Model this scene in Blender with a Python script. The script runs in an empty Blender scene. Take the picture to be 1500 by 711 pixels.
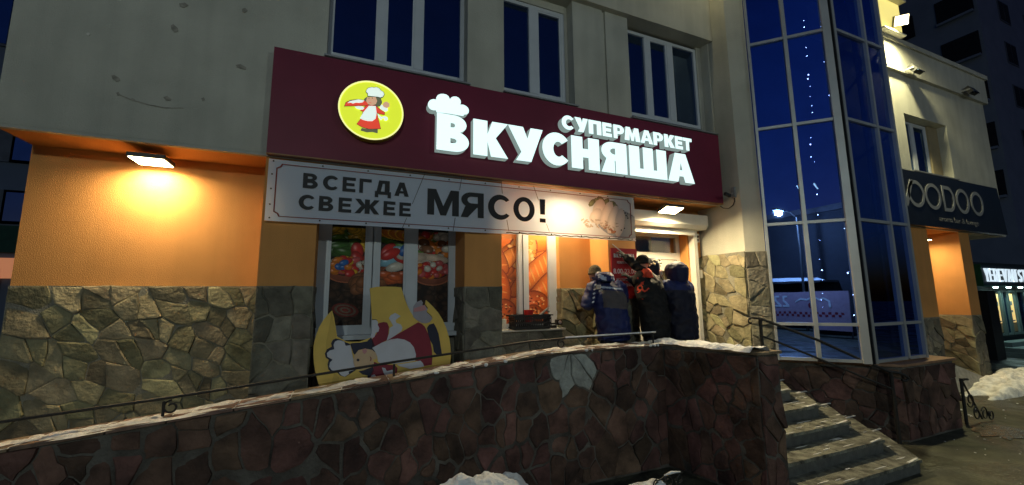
import bpy, bmesh, math, random
import numpy as np
from mathutils import Vector, Matrix, noise
S = bpy.context.scene
COL = S.collection

# ------------------------------------------------------------------ camera
cam = bpy.data.cameras.new('camera')
cam.sensor_width = 36.0
cam.lens = 590.0 / 1500.0 * 36.0
cam.clip_start = 0.05
cam.clip_end = 2000
camo = bpy.data.objects.new('camera', cam)
COL.objects.link(camo)
_r = (0.92228, -0.38641, -0.00865)
_d = (0.04428, 0.12785, -0.99080)
_f = (0.38397, 0.91342, 0.13502)
camo.matrix_world = Matrix(((_r[0], -_d[0], -_f[0], 0), (_r[1], -_d[1], -_f[1], 0), (_r[2], -_d[2], -_f[2], 2.05), (0, 0, 0, 1)))
S.camera = camo
S.view_settings.view_transform = 'Standard'
S.view_settings.look = 'None'
S.view_settings.exposure = 0.0
S.view_settings.gamma = 1.0
S.cycles.use_denoising = True
S.cycles.max_bounces = 6

# ------------------------------------------------------------------ dusk sky (sun below the roofs, no direct sun)
W = bpy.data.worlds.new('World')
S.world = W
W.use_nodes = True
wn = W.node_tree.nodes
sky = wn.new('ShaderNodeTexSky')
sky.sky_type = 'NISHITA'
sky.sun_disc = False
sky.sun_elevation = math.radians(-0.5)
sky.sun_rotation = math.radians(200)
sky.ozone_density = 4.0
sky.altitude = 100
W.node_tree.links.new(sky.outputs[0], wn['Background'].inputs[0])
wn['Background'].inputs[1].default_value = 0.15

# ------------------------------------------------------------------ materials
def mat(name, col, rough=0.8, var=0.25, scale=6.0, bump=0.0, bscale=40.0, metal=0.0, obj_var=0.0, spec=0.4, col2=None, coat=0.0, streak=0.0):
    m = bpy.data.materials.new(name); m.use_nodes = True
    nt = m.node_tree; n = nt.nodes; l = nt.links; b = n['Principled BSDF']
    b.inputs['Roughness'].default_value = rough; b.inputs['Metallic'].default_value = metal
    b.inputs['Specular IOR Level'].default_value = spec
    b.inputs['Coat Weight'].default_value = coat
    geo = n.new('ShaderNodeNewGeometry')
    nz = n.new('ShaderNodeTexNoise'); nz.inputs['Scale'].default_value = scale; nz.inputs['Detail'].default_value = 6
    l.new(geo.outputs['Position'], nz.inputs['Vector'])
    mx = n.new('ShaderNodeMix'); mx.data_type = 'RGBA'
    c2 = col2 if col2 else tuple(c * (1 - var) for c in col)
    c1 = tuple(min(1, c * (1 + var * .5)) for c in col) if not col2 else col
    mx.inputs[6].default_value = (*c2, 1); mx.inputs[7].default_value = (*c1, 1)
    rp = n.new('ShaderNodeMapRange'); rp.inputs[1].default_value = .3; rp.inputs[2].default_value = .7
    l.new(nz.outputs['Fac'], rp.inputs[0]); l.new(rp.outputs[0], mx.inputs[0])
    last = mx.outputs[2]
    if streak:      # rain streaks and patchy grime running down the plaster
        mp = n.new('ShaderNodeMapping'); mp.inputs['Scale'].default_value = (5.5, 5.5, .35); l.new(geo.outputs['Position'], mp.inputs['Vector'])
        sn = n.new('ShaderNodeTexNoise'); sn.inputs['Scale'].default_value = 1.0; sn.inputs['Detail'].default_value = 7; l.new(mp.outputs[0], sn.inputs['Vector'])
        sn2 = n.new('ShaderNodeTexNoise'); sn2.inputs['Scale'].default_value = 2.3; sn2.inputs['Detail'].default_value = 9; l.new(geo.outputs['Position'], sn2.inputs['Vector'])
        av = n.new('ShaderNodeMath'); av.operation = 'ADD'; l.new(sn.outputs['Fac'], av.inputs[0]); l.new(sn2.outputs['Fac'], av.inputs[1])
        sr = n.new('ShaderNodeMapRange'); sr.inputs[1].default_value = .8; sr.inputs[2].default_value = 1.15; sr.inputs[3].default_value = 1 - streak; sr.inputs[4].default_value = 1.0; l.new(av.outputs[0], sr.inputs[0])
        sm = n.new('ShaderNodeMix'); sm.data_type = 'RGBA'; sm.blend_type = 'MULTIPLY'; sm.inputs[0].default_value = 1.0; l.new(last, sm.inputs[6]); l.new(sr.outputs[0], sm.inputs[7]); last = sm.outputs[2]
    if obj_var:
        oi = n.new('ShaderNodeObjectInfo'); hs = n.new('ShaderNodeHueSaturation')
        mr = n.new('ShaderNodeMapRange'); mr.inputs[3].default_value = 1 - obj_var; mr.inputs[4].default_value = 1 + obj_var
        l.new(oi.outputs['Random'], mr.inputs[0]); l.new(mr.outputs[0], hs.inputs['Value'])
        mh = n.new('ShaderNodeMath'); mh.operation = 'MULTIPLY_ADD'; mh.inputs[1].default_value = .05; mh.inputs[2].default_value = .475
        wv = n.new('ShaderNodeMath'); wv.operation = 'MULTIPLY'; wv.inputs[1].default_value = 7.31
        fr = n.new('ShaderNodeMath'); fr.operation = 'FRACT'
        l.new(oi.outputs['Random'], wv.inputs[0]); l.new(wv.outputs[0], fr.inputs[0]); l.new(fr.outputs[0], mh.inputs[0]); l.new(mh.outputs[0], hs.inputs['Hue'])
        l.new(last, hs.inputs['Color']); last = hs.outputs[0]
    l.new(last, b.inputs['Base Color'])
    if bump:
        n2 = n.new('ShaderNodeTexNoise'); n2.inputs['Scale'].default_value = bscale; n2.inputs['Detail'].default_value = 5
        l.new(geo.outputs['Position'], n2.inputs['Vector'])
        bp = n.new('ShaderNodeBump'); bp.inputs['Strength'].default_value = bump; bp.inputs['Distance'].default_value = .02
        l.new(n2.outputs['Fac'], bp.inputs['Height']); l.new(bp.outputs[0], b.inputs['Normal'])
    return m

def emis(name, col, strength):
    m = bpy.data.materials.new(name); m.use_nodes = True
    b = m.node_tree.nodes['Principled BSDF']
    b.inputs['Base Color'].default_value = (*[min(1, c) for c in col], 1)
    b.inputs['Emission Color'].default_value = (*col, 1); b.inputs['Emission Strength'].default_value = strength
    return m

def glass_coated(name, refl, dark, trans=0.0, rough=0.01, tint=(.05, .08, .2)):
    """coated window glass: a tinted mirror film over a dark (or faintly see-through) pane"""
    m = bpy.data.materials.new(name); m.use_nodes = True
    nt = m.node_tree; n = nt.nodes; l = nt.links
    out = n['Material Output']; n.remove(n['Principled BSDF'])
    g = n.new('ShaderNodeBsdfGlossy'); g.inputs['Color'].default_value = (*refl, 1); g.inputs['Roughness'].default_value = rough
    geo = n.new('ShaderNodeNewGeometry'); nz = n.new('ShaderNodeTexNoise'); nz.inputs['Scale'].default_value = 1.2
    l.new(geo.outputs['Position'], nz.inputs['Vector'])
    bp = n.new('ShaderNodeBump'); bp.inputs['Strength'].default_value = .05; bp.inputs['Distance'].default_value = .02
    l.new(nz.outputs['Fac'], bp.inputs['Height']); l.new(bp.outputs[0], g.inputs['Normal'])
    oi = n.new('ShaderNodeObjectInfo'); dn = n.new('ShaderNodeTexNoise'); dn.inputs['Scale'].default_value = 3.0; dn.inputs['Detail'].default_value = 8; l.new(geo.outputs['Position'], dn.inputs['Vector'])
    sm_ = n.new('ShaderNodeMath'); sm_.operation = 'ADD'; l.new(oi.outputs['Random'], sm_.inputs[0]); l.new(dn.outputs['Fac'], sm_.inputs[1])
    mr_ = n.new('ShaderNodeMapRange'); mr_.inputs[1].default_value = .3; mr_.inputs[2].default_value = 1.7; mr_.inputs[3].default_value = .72; mr_.inputs[4].default_value = 1.22; l.new(sm_.outputs[0], mr_.inputs[0])
    vm_ = n.new('ShaderNodeVectorMath'); vm_.operation = 'SCALE'; vm_.inputs[0].default_value = refl; l.new(mr_.outputs[0], vm_.inputs['Scale']); l.new(vm_.outputs[0], g.inputs['Color'])
    d = n.new('ShaderNodeBsdfDiffuse'); d.inputs['Color'].default_value = (*dark, 1)
    base = d
    if trans:
        t = n.new('ShaderNodeBsdfTransparent'); t.inputs['Color'].default_value = (*tint, 1)
        ms = n.new('ShaderNodeMixShader'); ms.inputs[0].default_value = trans
        l.new(d.outputs[0], ms.inputs[1]); l.new(t.outputs[0], ms.inputs[2]); base = ms
    ad = n.new('ShaderNodeAddShader')
    l.new(g.outputs[0], ad.inputs[0]); l.new(base.outputs[0], ad.inputs[1]); l.new(ad.outputs[0], out.inputs['Surface'])
    return m

def attr_mat(name, rough=.5, gain=1.0, translucent=0.0):
    """flat print: the colours of the printed picture are stored per corner"""
    m = bpy.data.materials.new(name); m.use_nodes = True
    nt = m.node_tree; n = nt.nodes; l = nt.links; b = n['Principled BSDF']
    a = n.new('ShaderNodeVertexColor'); a.layer_name = 'print'
    l.new(a.outputs['Color'], b.inputs['Base Color']); b.inputs['Roughness'].default_value = rough
    if translucent:
        t = n.new('ShaderNodeBsdfTranslucent'); l.new(a.outputs['Color'], t.inputs['Color'])
        ms = n.new('ShaderNodeMixShader'); ms.inputs[0].default_value = translucent
        l.new(b.outputs[0], ms.inputs[1]); l.new(t.outputs[0], ms.inputs[2]); l.new(ms.outputs[0], n['Material Output'].inputs['Surface'])
    return m

M = dict(
    cream=mat('cream_plaster', (.53, .52, .445), .95, .16, .9, .5, 120, streak=.13),
    orange=mat('orange_plaster', (.64, .30, .09), .92, .12, 1.0, .4, 130, streak=.10),
    mortar=mat('mortar', (.23, .22, .175), .95, .3, 9, .6, 60),
    stone=mat('olive_flagstone', (.25, .225, .135), .88, .42, 7, .9, 26, obj_var=.42),
    stone_shade=mat('shaded_flagstone', (.17, .16, .125), .88, .42, 7, .9, 26, obj_var=.4),  # same building stone, painted darker and greyer for faces out of the lamplight
    stone_r=mat('brown_red_flagstone', (.112, .060, .045), .82, .65, 5, .8, 26, obj_var=.5),
    stone_p=mat('pale_flagstone', (.36, .37, .34), .9, .3, 11, .9, 30, obj_var=.12),
    mortar_r=mat('dark_mortar', (.15, .138, .12), .95, .5, 3.5, .9, 40, col2=(.035, .028, .024)),
    maroon=mat('maroon_panel', (.17, .014, .04), .5, .12, 2, .02, 20, spec=.3),
    white_metal=mat('white_painted_frame', (.55, .58, .62), .4, .08, 4),
    sill=mat('grey_tin_sill', (.30, .31, .32), .5, .2, 7, metal=.3),
    silver=mat('aluminium_profile', (.42, .43, .43), .42, .1, 4, metal=.35),
    dark=mat('dark_interior', (.012, .013, .018), .9, .2, 2),
    black=mat('black_plastic', (.012, .012, .013), .5, .3, 5),
    iron=mat('black_iron', (.018, .017, .016), .55, .4, 30, .2, 90),
    snow=mat('snow', (.78, .80, .84), .8, .10, 5, .9, 28, spec=.3),
    snow_dirty=mat('dirty_snow', (.80, .79, .76), .85, .35, 7, 1.0, 24, spec=.3),
    concrete=mat('concrete', (.30, .29, .27), .9, .3, 9, .6, 45),
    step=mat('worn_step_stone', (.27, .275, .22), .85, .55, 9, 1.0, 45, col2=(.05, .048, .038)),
    riser=mat('shaded_riser', (.10, .105, .10), .75, .3, 12, .3, 50, obj_var=.15),  # risers darkened in colour to stand for the shade on them
    white_plastic=mat('white_plastic', (.62, .60, .54), .5, .08, 5),
    lamp_body=mat('dark_lamp_housing', (.05, .05, .05), .5),
)
def ground_mat():
    m = mat('wet_packed_snow_asphalt', (.085, .085, .055), .7, .5, 3.2, .9, 22, col2=(.030, .030, .022))
    n = m.node_tree.nodes; l = m.node_tree.links; b = n['Principled BSDF']
    nz = n.new('ShaderNodeTexNoise'); nz.inputs['Scale'].default_value = 1.1; nz.inputs['Detail'].default_value = 8
    geo = [x for x in n if x.type == 'NEW_GEOMETRY'][0]; l.new(geo.outputs['Position'], nz.inputs['Vector'])
    mr = n.new('ShaderNodeMapRange'); mr.inputs[1].default_value = .42; mr.inputs[2].default_value = .6; mr.inputs[3].default_value = .3; mr.inputs[4].default_value = .85
    l.new(nz.outputs['Fac'], mr.inputs[0]); l.new(mr.outputs[0], b.inputs['Roughness'])
    return m
M['ground'] = ground_mat()
M['glass_upper'] = glass_coated('blue_window_glass', (.09, .15, .27), (.004, .005, .012))
M['glass_tower'] = glass_coated('mirror_blue_tower_glass', (.16, .29, .78), (.001, .002, .005), trans=.9, tint=(.09, .10, .14))
M['glass_door'] = glass_coated('door_glass', (.10, .10, .10), (.01, .01, .01), trans=.9, tint=(.85, .85, .85))
M['letter_on'] = emis('lit_white_letter_face', (.76, 1.0, .98), 1.05)
M['disc_on'] = emis('lit_yellow_face', (.62, .72, .03), .95)
M['lamp_on'] = emis('lit_flood_glass', (1.0, .80, .42), 30)

# ------------------------------------------------------------------ mesh helpers
ORG = {}
class MB:
    def __init__(s): s.v = []; s.f = []; s.m = []
    def quadstrip(s): pass
    def add(s, vs, fs, mi=0):
        b = len(s.v); s.v += [tuple(map(float, p)) for p in vs]; s.f += [tuple(b + i for i in f) for f in fs]; s.m += [mi] * len(fs); return s
    def box(s, x0, x1, y0, y1, z0, z1, mi=0):
        vs = [(x, y, z) for z in (z0, z1) for y in (y0, y1) for x in (x0, x1)]
        return s.add(vs, [(0, 2, 3, 1), (4, 5, 7, 6), (0, 1, 5, 4), (2, 6, 7, 3), (0, 4, 6, 2), (1, 3, 7, 5)], mi)
    def prism(s, poly, z0, z1, mi=0):
        n = len(poly)
        vs = [(x, y, z0) for x, y in poly] + [(x, y, z1) for x, y in poly]
        return s.add(vs, [tuple(range(n))[::-1], tuple(range(n, 2 * n))] + [(i, (i + 1) % n, n + (i + 1) % n, n + i) for i in range(n)], mi)
    def obox(s, c, ax, hx, ay, hy, az, hz, mi=0):
        c, ax, ay, az = map(Vector, (c, ax, ay, az))
        vs = [c + ax * (hx * i) + ay * (hy * j) + az * (hz * k) for k in (-1, 1) for j in (-1, 1) for i in (-1, 1)]
        return s.add(vs, [(0, 2, 3, 1), (4, 5, 7, 6), (0, 1, 5, 4), (2, 6, 7, 3), (0, 4, 6, 2), (1, 3, 7, 5)], mi)
    def tube(s, pts, r, n=8, mi=0, caps=True):
        pts = [Vector(p) for p in pts]; rs = r if isinstance(r, (list, tuple)) else [r] * len(pts)
        vs = []; up = Vector((0, 0, 1)); prev = None
        for i, p in enumerate(pts):
            t = (pts[min(i + 1, len(pts) - 1)] - pts[max(i - 1, 0)]).normalized()
            if prev is None:
                a = t.cross(up)
                if a.length < .05: a = t.cross(Vector((1, 0, 0)))
            else:
                a = prev - t * prev.dot(t)
                if a.length < .01: a = t.cross(up)
            a.normalize(); prev = a; b = t.cross(a)
            vs += [p + (a * math.cos(2 * math.pi * k / n) + b * math.sin(2 * math.pi * k / n)) * rs[i] for k in range(n)]
        fs = [(i * n + k, i * n + (k + 1) % n, (i + 1) * n + (k + 1) % n, (i + 1) * n + k) for i in range(len(pts) - 1) for k in range(n)]
        if caps: fs += [tuple(range(n))[::-1], tuple(range((len(pts) - 1) * n, len(pts) * n))]
        return s.add(vs, fs, mi)
    def loft(s, rings, n=20, mi=0):
        """rings of (centre, rx, ry[, ax, ay]) closed at both ends"""
        vs = []
        for r in rings:
            c = Vector(r[0]); ax = Vector(r[3]) if len(r) > 3 else Vector((1, 0, 0)); ay = Vector(r[4]) if len(r) > 4 else Vector((0, 1, 0))
            vs += [c + ax * (r[1] * math.cos(2 * math.pi * k / n)) + ay * (r[2] * math.sin(2 * math.pi * k / n)) for k in range(n)]
        fs = [(i * n + k, i * n + (k + 1) % n, (i + 1) * n + (k + 1) % n, (i + 1) * n + k) for i in range(len(rings) - 1) for k in range(n)]
        fs += [tuple(range(n))[::-1], tuple(range((len(rings) - 1) * n, len(rings) * n))]
        return s.add(vs, fs, mi)
    def ball(s, c, rx, ry, rz, n=16, m=10, mi=0):
        c = Vector(c)
        return s.loft([(c + Vector((0, 0, -rz * math.cos(math.pi * (j + .02) / (m + .04)))), max(.0005, rx * math.sin(math.pi * (j + .02) / (m + .04))), max(.0005, ry * math.sin(math.pi * (j + .02) / (m + .04)))) for j in range(m + 1)], n, mi)
    def mesh(s, name, off=(0, 0, 0)):
        me = bpy.data.meshes.new(name); me.from_pydata([(x - off[0], y - off[1], z - off[2]) for x, y, z in s.v], [], s.f)
        return me
    def build(s, name, mats, parent=None, smooth=False, fix=True):
        off = ORG.get(parent.name, (0, 0, 0)) if parent else (0, 0, 0)
        me = s.mesh(name, off)
        for m in (mats if isinstance(mats, (list, tuple)) else [mats]): me.materials.append(m)
        me.polygons.foreach_set('material_index', s.m)
        if fix:
            b = bmesh.new(); b.from_mesh(me); bmesh.ops.recalc_face_normals(b, faces=b.faces); b.to_mesh(me); b.free()
        if smooth: me.polygons.foreach_set('use_smooth', [True] * len(me.polygons))
        o = bpy.data.objects.new(name, me); COL.objects.link(o)
        if parent: o.parent = parent; ORG[o.name] = off
        return o
def tag(o, label=None, cat=None, group=None, kind=None):
    if label: o['label'] = label
    if cat: o['category'] = cat
    if group: o['group'] = group
    if kind: o['kind'] = kind
    return o
def thing(name, loc, label, cat, group=None):
    o = bpy.data.objects.new(name, None); COL.objects.link(o); o.location = loc; o.empty_display_size = .2
    ORG[o.name] = tuple(loc); return tag(o, label, cat, group)
def boxobj(name, m, parent, *a): return MB().box(*a).build(name, m, parent)
def place(o, parent):     # parent an object whose mesh is in world coordinates
    o.parent = parent; off = ORG.get(parent.name, (0, 0, 0)); o.location = Vector(o.location) - Vector(off); ORG[o.name] = off; return o
def evaluated(o, name, mats):
    dg = bpy.context.evaluated_depsgraph_get(); dg.update()
    me = bpy.data.meshes.new_from_object(o.evaluated_get(dg)); me.name = name
    me.materials.clear()
    for m in mats: me.materials.append(m)
    return me

# ------------------------------------------------------------------ flat shapes and glyphs (curve fills)
def arc(cx, cy, rx, ry, a0, a1, n=14):
    return [(cx + rx * math.cos(math.radians(a0 + (a1 - a0) * i / n)), cy + ry * math.sin(math.radians(a0 + (a1 - a0) * i / n))) for i in range(n + 1)]
def fill(loops, name, mats, parent, origin, u, v, ext=0.0, face_mat=None):
    """fill closed 2D loops (even-odd) on the plane origin + a*u + b*v, extruded `ext` towards the viewer side (u x v)"""
    c = bpy.data.curves.new(name, 'CURVE'); c.dimensions = '2D'; c.fill_mode = 'BOTH'; c.extrude = ext / 2
    for lp in loops:
        sp = c.splines.new('POLY'); sp.points.add(len(lp) - 1)
        for p, q in zip(sp.points, lp): p.co = (q[0], q[1], 0, 1)
        sp.use_cyclic_u = True
    o = bpy.data.objects.new(name, c); COL.objects.link(o)
    me = evaluated(o, name, mats); bpy.data.objects.remove(o); bpy.data.curves.remove(c)
    u = Vector(u); v = Vector(v); w = u.cross(v); O = Vector(origin); off = Vector(ORG.get(parent.name, (0, 0, 0))) if parent else Vector((0, 0, 0))
    for vt in me.vertices:
        p = vt.co.copy(); vt.co = O + u * p.x + v * p.y + w * (p.z + ext / 2) - off
    me.update()
    if len(mats) > 1:
        for p in me.polygons: p.material_index = 0 if (abs(p.normal.dot(w)) > .9 and (Vector(me.vertices[p.vertices[0]].co) + off - O).dot(w) > ext * .7) else 1
    ob = bpy.data.objects.new(name, me); COL.objects.link(ob)
    if parent: ob.parent = parent; ORG[ob.name] = tuple(off)
    return ob
UX, UZ = (1, 0, 0), (0, 0, 1)          # u x v = -Y : towards the street
def glyph(ch, s=.34, t=.24):
    """bold grotesque capitals in a unit box; s = stem width, t = bar height"""
    m = s / 2
    if ch == 'В': return [[(0, 0), (0, 1), (.5, 1)] + arc(.52, .755, .40, .245, 88, -62) + arc(.55, .28, .45, .28, 62, -90) + [(.5, 0)],
                          [(s, .60), (s, .60 + .5 * (1 - .60 - t) + .11)] + arc(.50, .715, .10 + (.34 - s) * .5, .07 + (.24 - t) * .4, 90, -90, 8) + [(s, .645 - (.24 - t) * .4)],
                          [(s, .20), (s, .36)] + arc(.52, .29, .13 + (.34 - s) * .5, .075 + (.24 - t) * .4, 90, -90, 8) + [(s, .215 - (.24 - t) * .4)]]
    if ch == 'К': return [[(0, 0), (0, 1), (s, 1), (s, .62), (1 - s * 1.15, 1), (1, 1), (.64, .54), (1, 0), (1 - s * 1.25, 0), (s, .41), (s, 0)]]
    if ch == 'У': return [[(0, 1), (s * 1.25, 1), (.55, .5 + s * .5), (1 - s * 1.05, 1), (1, 1), (.60 + s * .15, 0), (.22 + (.34 - s) * .3, 0), (.37 + (.34 - s) * .2, .26)]]
    if ch in 'СC':
        ir = (1 - s * 1.55) / 2; 
        return [arc(.56, .5, .56, .5, 38, 322, 26) + arc(.62, .5, .56 - s * .82, .5 - t * 1.0, 312, 48, 20)]
    if ch in 'ОO': return [arc(.5, .5, .5, .5, 0, 360, 32)[:-1], arc(.5, .5, .5 - s * .9, .5 - t * .95, 0, 360, 32)[:-1]]
    if ch in 'НH': return [[(0, 0), (0, 1), (s, 1), (s, .5 + t * .5), (1 - s, .5 + t * .5), (1 - s, 1), (1, 1), (1, 0), (1 - s, 0), (1 - s, .5 - t * .5), (s, .5 - t * .5), (s, 0)]]
    if ch in 'ЯR':
        g = [[(0, 0), (0, 1), (.5, 1)] + arc(.56, .70, .44, .30, 90, -55) + [(1.02, 0), (1.02 - s * 1.15, 0), (s + .04, .40), (s, .40), (s, 0)],
             [(s, .70 - .30 + t * .85), (s, 1 - t * .85)] + arc(.54, .70, .46 - s, .30 - t * .85, 90, -90, 10)]
        if s > .4: g[1] = [(s, .60), (s, .80)] + arc(.50, .70, .16, .10, 90, -90, 8)
        return g if ch == 'R' else [[(1 - x, y) for x, y in lp] for lp in g]
    if ch == 'Ш': return [[(0, 0), (0, 1), (s, 1), (s, t), (.5 - m, t), (.5 - m, 1), (.5 + m, 1), (.5 + m, t), (1 - s, t), (1 - s, 1), (1, 1), (1, 0)]]
    if ch in 'АA': return [[(0, 0), (.5 - s * .56, 1), (.5 + s * .56, 1), (1, 0), (1 - s * 1.02, 0), (1 - s * 1.02 - .055, .20), (s * 1.02 + .055, .20), (s * 1.02, 0)],
                          [(s * .95 + .11, .20 + t * .8), (.5, .36 + t * 1.2 + (.34 - s) * .4), (1 - s * .95 - .11, .20 + t * .8)]]
    if ch == 'П': return [[(0, 0), (0, 1), (1, 1), (1, 0), (1 - s, 0), (1 - s, 1 - t), (s, 1 - t), (s, 0)]]
    if ch in 'ЕE': return [[(0, 0), (0, 1), (1, 1), (1, 1 - t), (s, 1 - t), (s, .5 + t * .48), (.92, .5 + t * .48), (.92, .5 - t * .48), (s, .5 - t * .48), (s, t), (1, t), (1, 0)]]
    if ch == 'Р': return [[(0, 0), (0, 1), (.5, 1)] + arc(.54, .67, .46, .33, 90, -90) + [(s, .34), (s, 0)], [(s, .34 + t * .8), (s, 1 - t * .8)] + arc(.52, .67, .46 - s, .33 - t * .8, 90, -90, 10)]
    if ch == 'М': return [[(0, 0), (0, 1), (s * 1.25, 1), (.5, .36), (1 - s * 1.25, 1), (1, 1), (1, 0), (1 - s, 0), (1 - s, .62), (.5 + s * .42, 0), (.5 - s * .42, 0), (s, .62), (s, 0)]]
    if ch == 'м': return [[(0, 0), (.10, 1), (.36, 1), (.5, .52), (.64, 1), (.90, 1), (1, 0), (1 - s, 0), (1 - s * 1.12, .50), (.58, 0), (.42, 0), (s * 1.12, .50), (s, 0)]]
    if ch in 'ТT': return [[(.5 - m, 0), (.5 - m, 1 - t), (0, 1 - t), (0, 1), (1, 1), (1, 1 - t), (.5 + m, 1 - t), (.5 + m, 0)]]
    if ch == 'Г': return [[(0, 0), (0, 1), (1, 1), (1, 1 - t), (s, 1 - t), (s, 0)]]
    if ch == 'Д': return [[(0, -.22), (0, t), (.10, t), (.24, 1), (.90, 1), (.90, t), (1, t), (1, -.22), (1 - s * .7, -.22), (1 - s * .7, 0), (s * .7, 0), (s * .7, -.22)],
                          [(.36, t), (.46, 1 - t), (.90 - s, 1 - t), (.90 - s, t)]]
    if ch == 'Ж': return [[(0, 0), (.25, .52), (0, 1), (.22, 1), (.40, .62), (.40, 1), (.60, 1), (.60, .62), (.78, 1), (1, 1), (.75, .52), (1, 0), (.78, 0), (.60, .40), (.60, 0), (.40, 0), (.40, .40), (.22, 0)]]
    if ch == 'Y': return [[(.5 - m, 0), (.5 - m, .42), (0, 1), (s * 1.05, 1), (.5, .62), (1 - s * 1.05, 1), (1, 1), (.5 + m, .42), (.5 + m, 0)]]
    if ch == 'V': return [[(.5 - s * .55, 0), (0, 1), (s * 1.05, 1), (.5, .35), (1 - s * 1.05, 1), (1, 1), (.5 + s * .55, 0)]]
    if ch == 'N': return [[(0, 0), (0, 1), (s, 1), (1 - s, .42), (1 - s, 1), (1, 1), (1, 0), (1 - s, 0), (s, .58), (s, 0)]]
    if ch == 'S': return [arc(.5, .73, .5, .27, 20, 215, 14) + arc(.5, .27, .20, .27 - t * .9, 75, -90, 10) + arc(.5, .27, .24, .27 - t * .9, -100, -170, 6) + arc(.5, .27, .5, .27, 195, 400, 14) + arc(.5, .73, .22, .27 - t * .9, 255, 20, 12)]
    if ch == 'D': return [[(0, 0), (0, 1), (.4, 1)] + arc(.42, .5, .58, .5, 90, -90) , [(s, t), (s, 1 - t)] + arc(.42, .5, .58 - s, .5 - t, 90, -90)]
    if ch == '!': return [[(0, 1), (1, 1), (.92, .34), (.08, .34)], [(0, 0), (0, .17), (1, .17), (1, 0)]]
def letters(parent, name, spec, z0, z1, y, ext, mats, s, t, rot=0):
    out = []
    for ch, x0, x1 in spec:
        lp = [[(x0 + a * (x1 - x0), z0 + b * (z1 - z0)) for a, b in L] for L in glyph(ch, s if not callable(s) else s(ch), t)]
        out.append(fill(lp, name, mats, parent, (0, y, 0), UX, UZ, ext))
    return out
def flat(parent, name, pts, y, m, ext=.004): return fill([pts], name, [m], parent, (0, y, 0), UX, UZ, ext)
def text(parent, name, body, loc, size, m, width=None, off=.006, ext=.004, rotz=0.0):
    c = bpy.data.curves.new(name, 'FONT'); c.body = body; c.size = size; c.offset = off * size; c.extrude = ext / 2
    o = bpy.data.objects.new(name, c); COL.objects.link(o)
    me = evaluated(o, name, [m]); bpy.data.objects.remove(o)
    xs = [v.co.x for v in me.vertices]; k = (width / (max(xs) - min(xs))) if width else 1; x0 = min(xs)
    R = Matrix.Rotation(rotz, 3, 'Z'); offp = Vector(ORG.get(parent.name, (0, 0, 0)))
    for v in me.vertices:
        v.co = R @ Vector(((v.co.x - x0) * k, -v.co.z, v.co.y)) + Vector(loc) - offp
    ob = bpy.data.objects.new(name, me); COL.objects.link(ob); ob.parent = parent; ORG[ob.name] = tuple(offp); return ob

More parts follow.
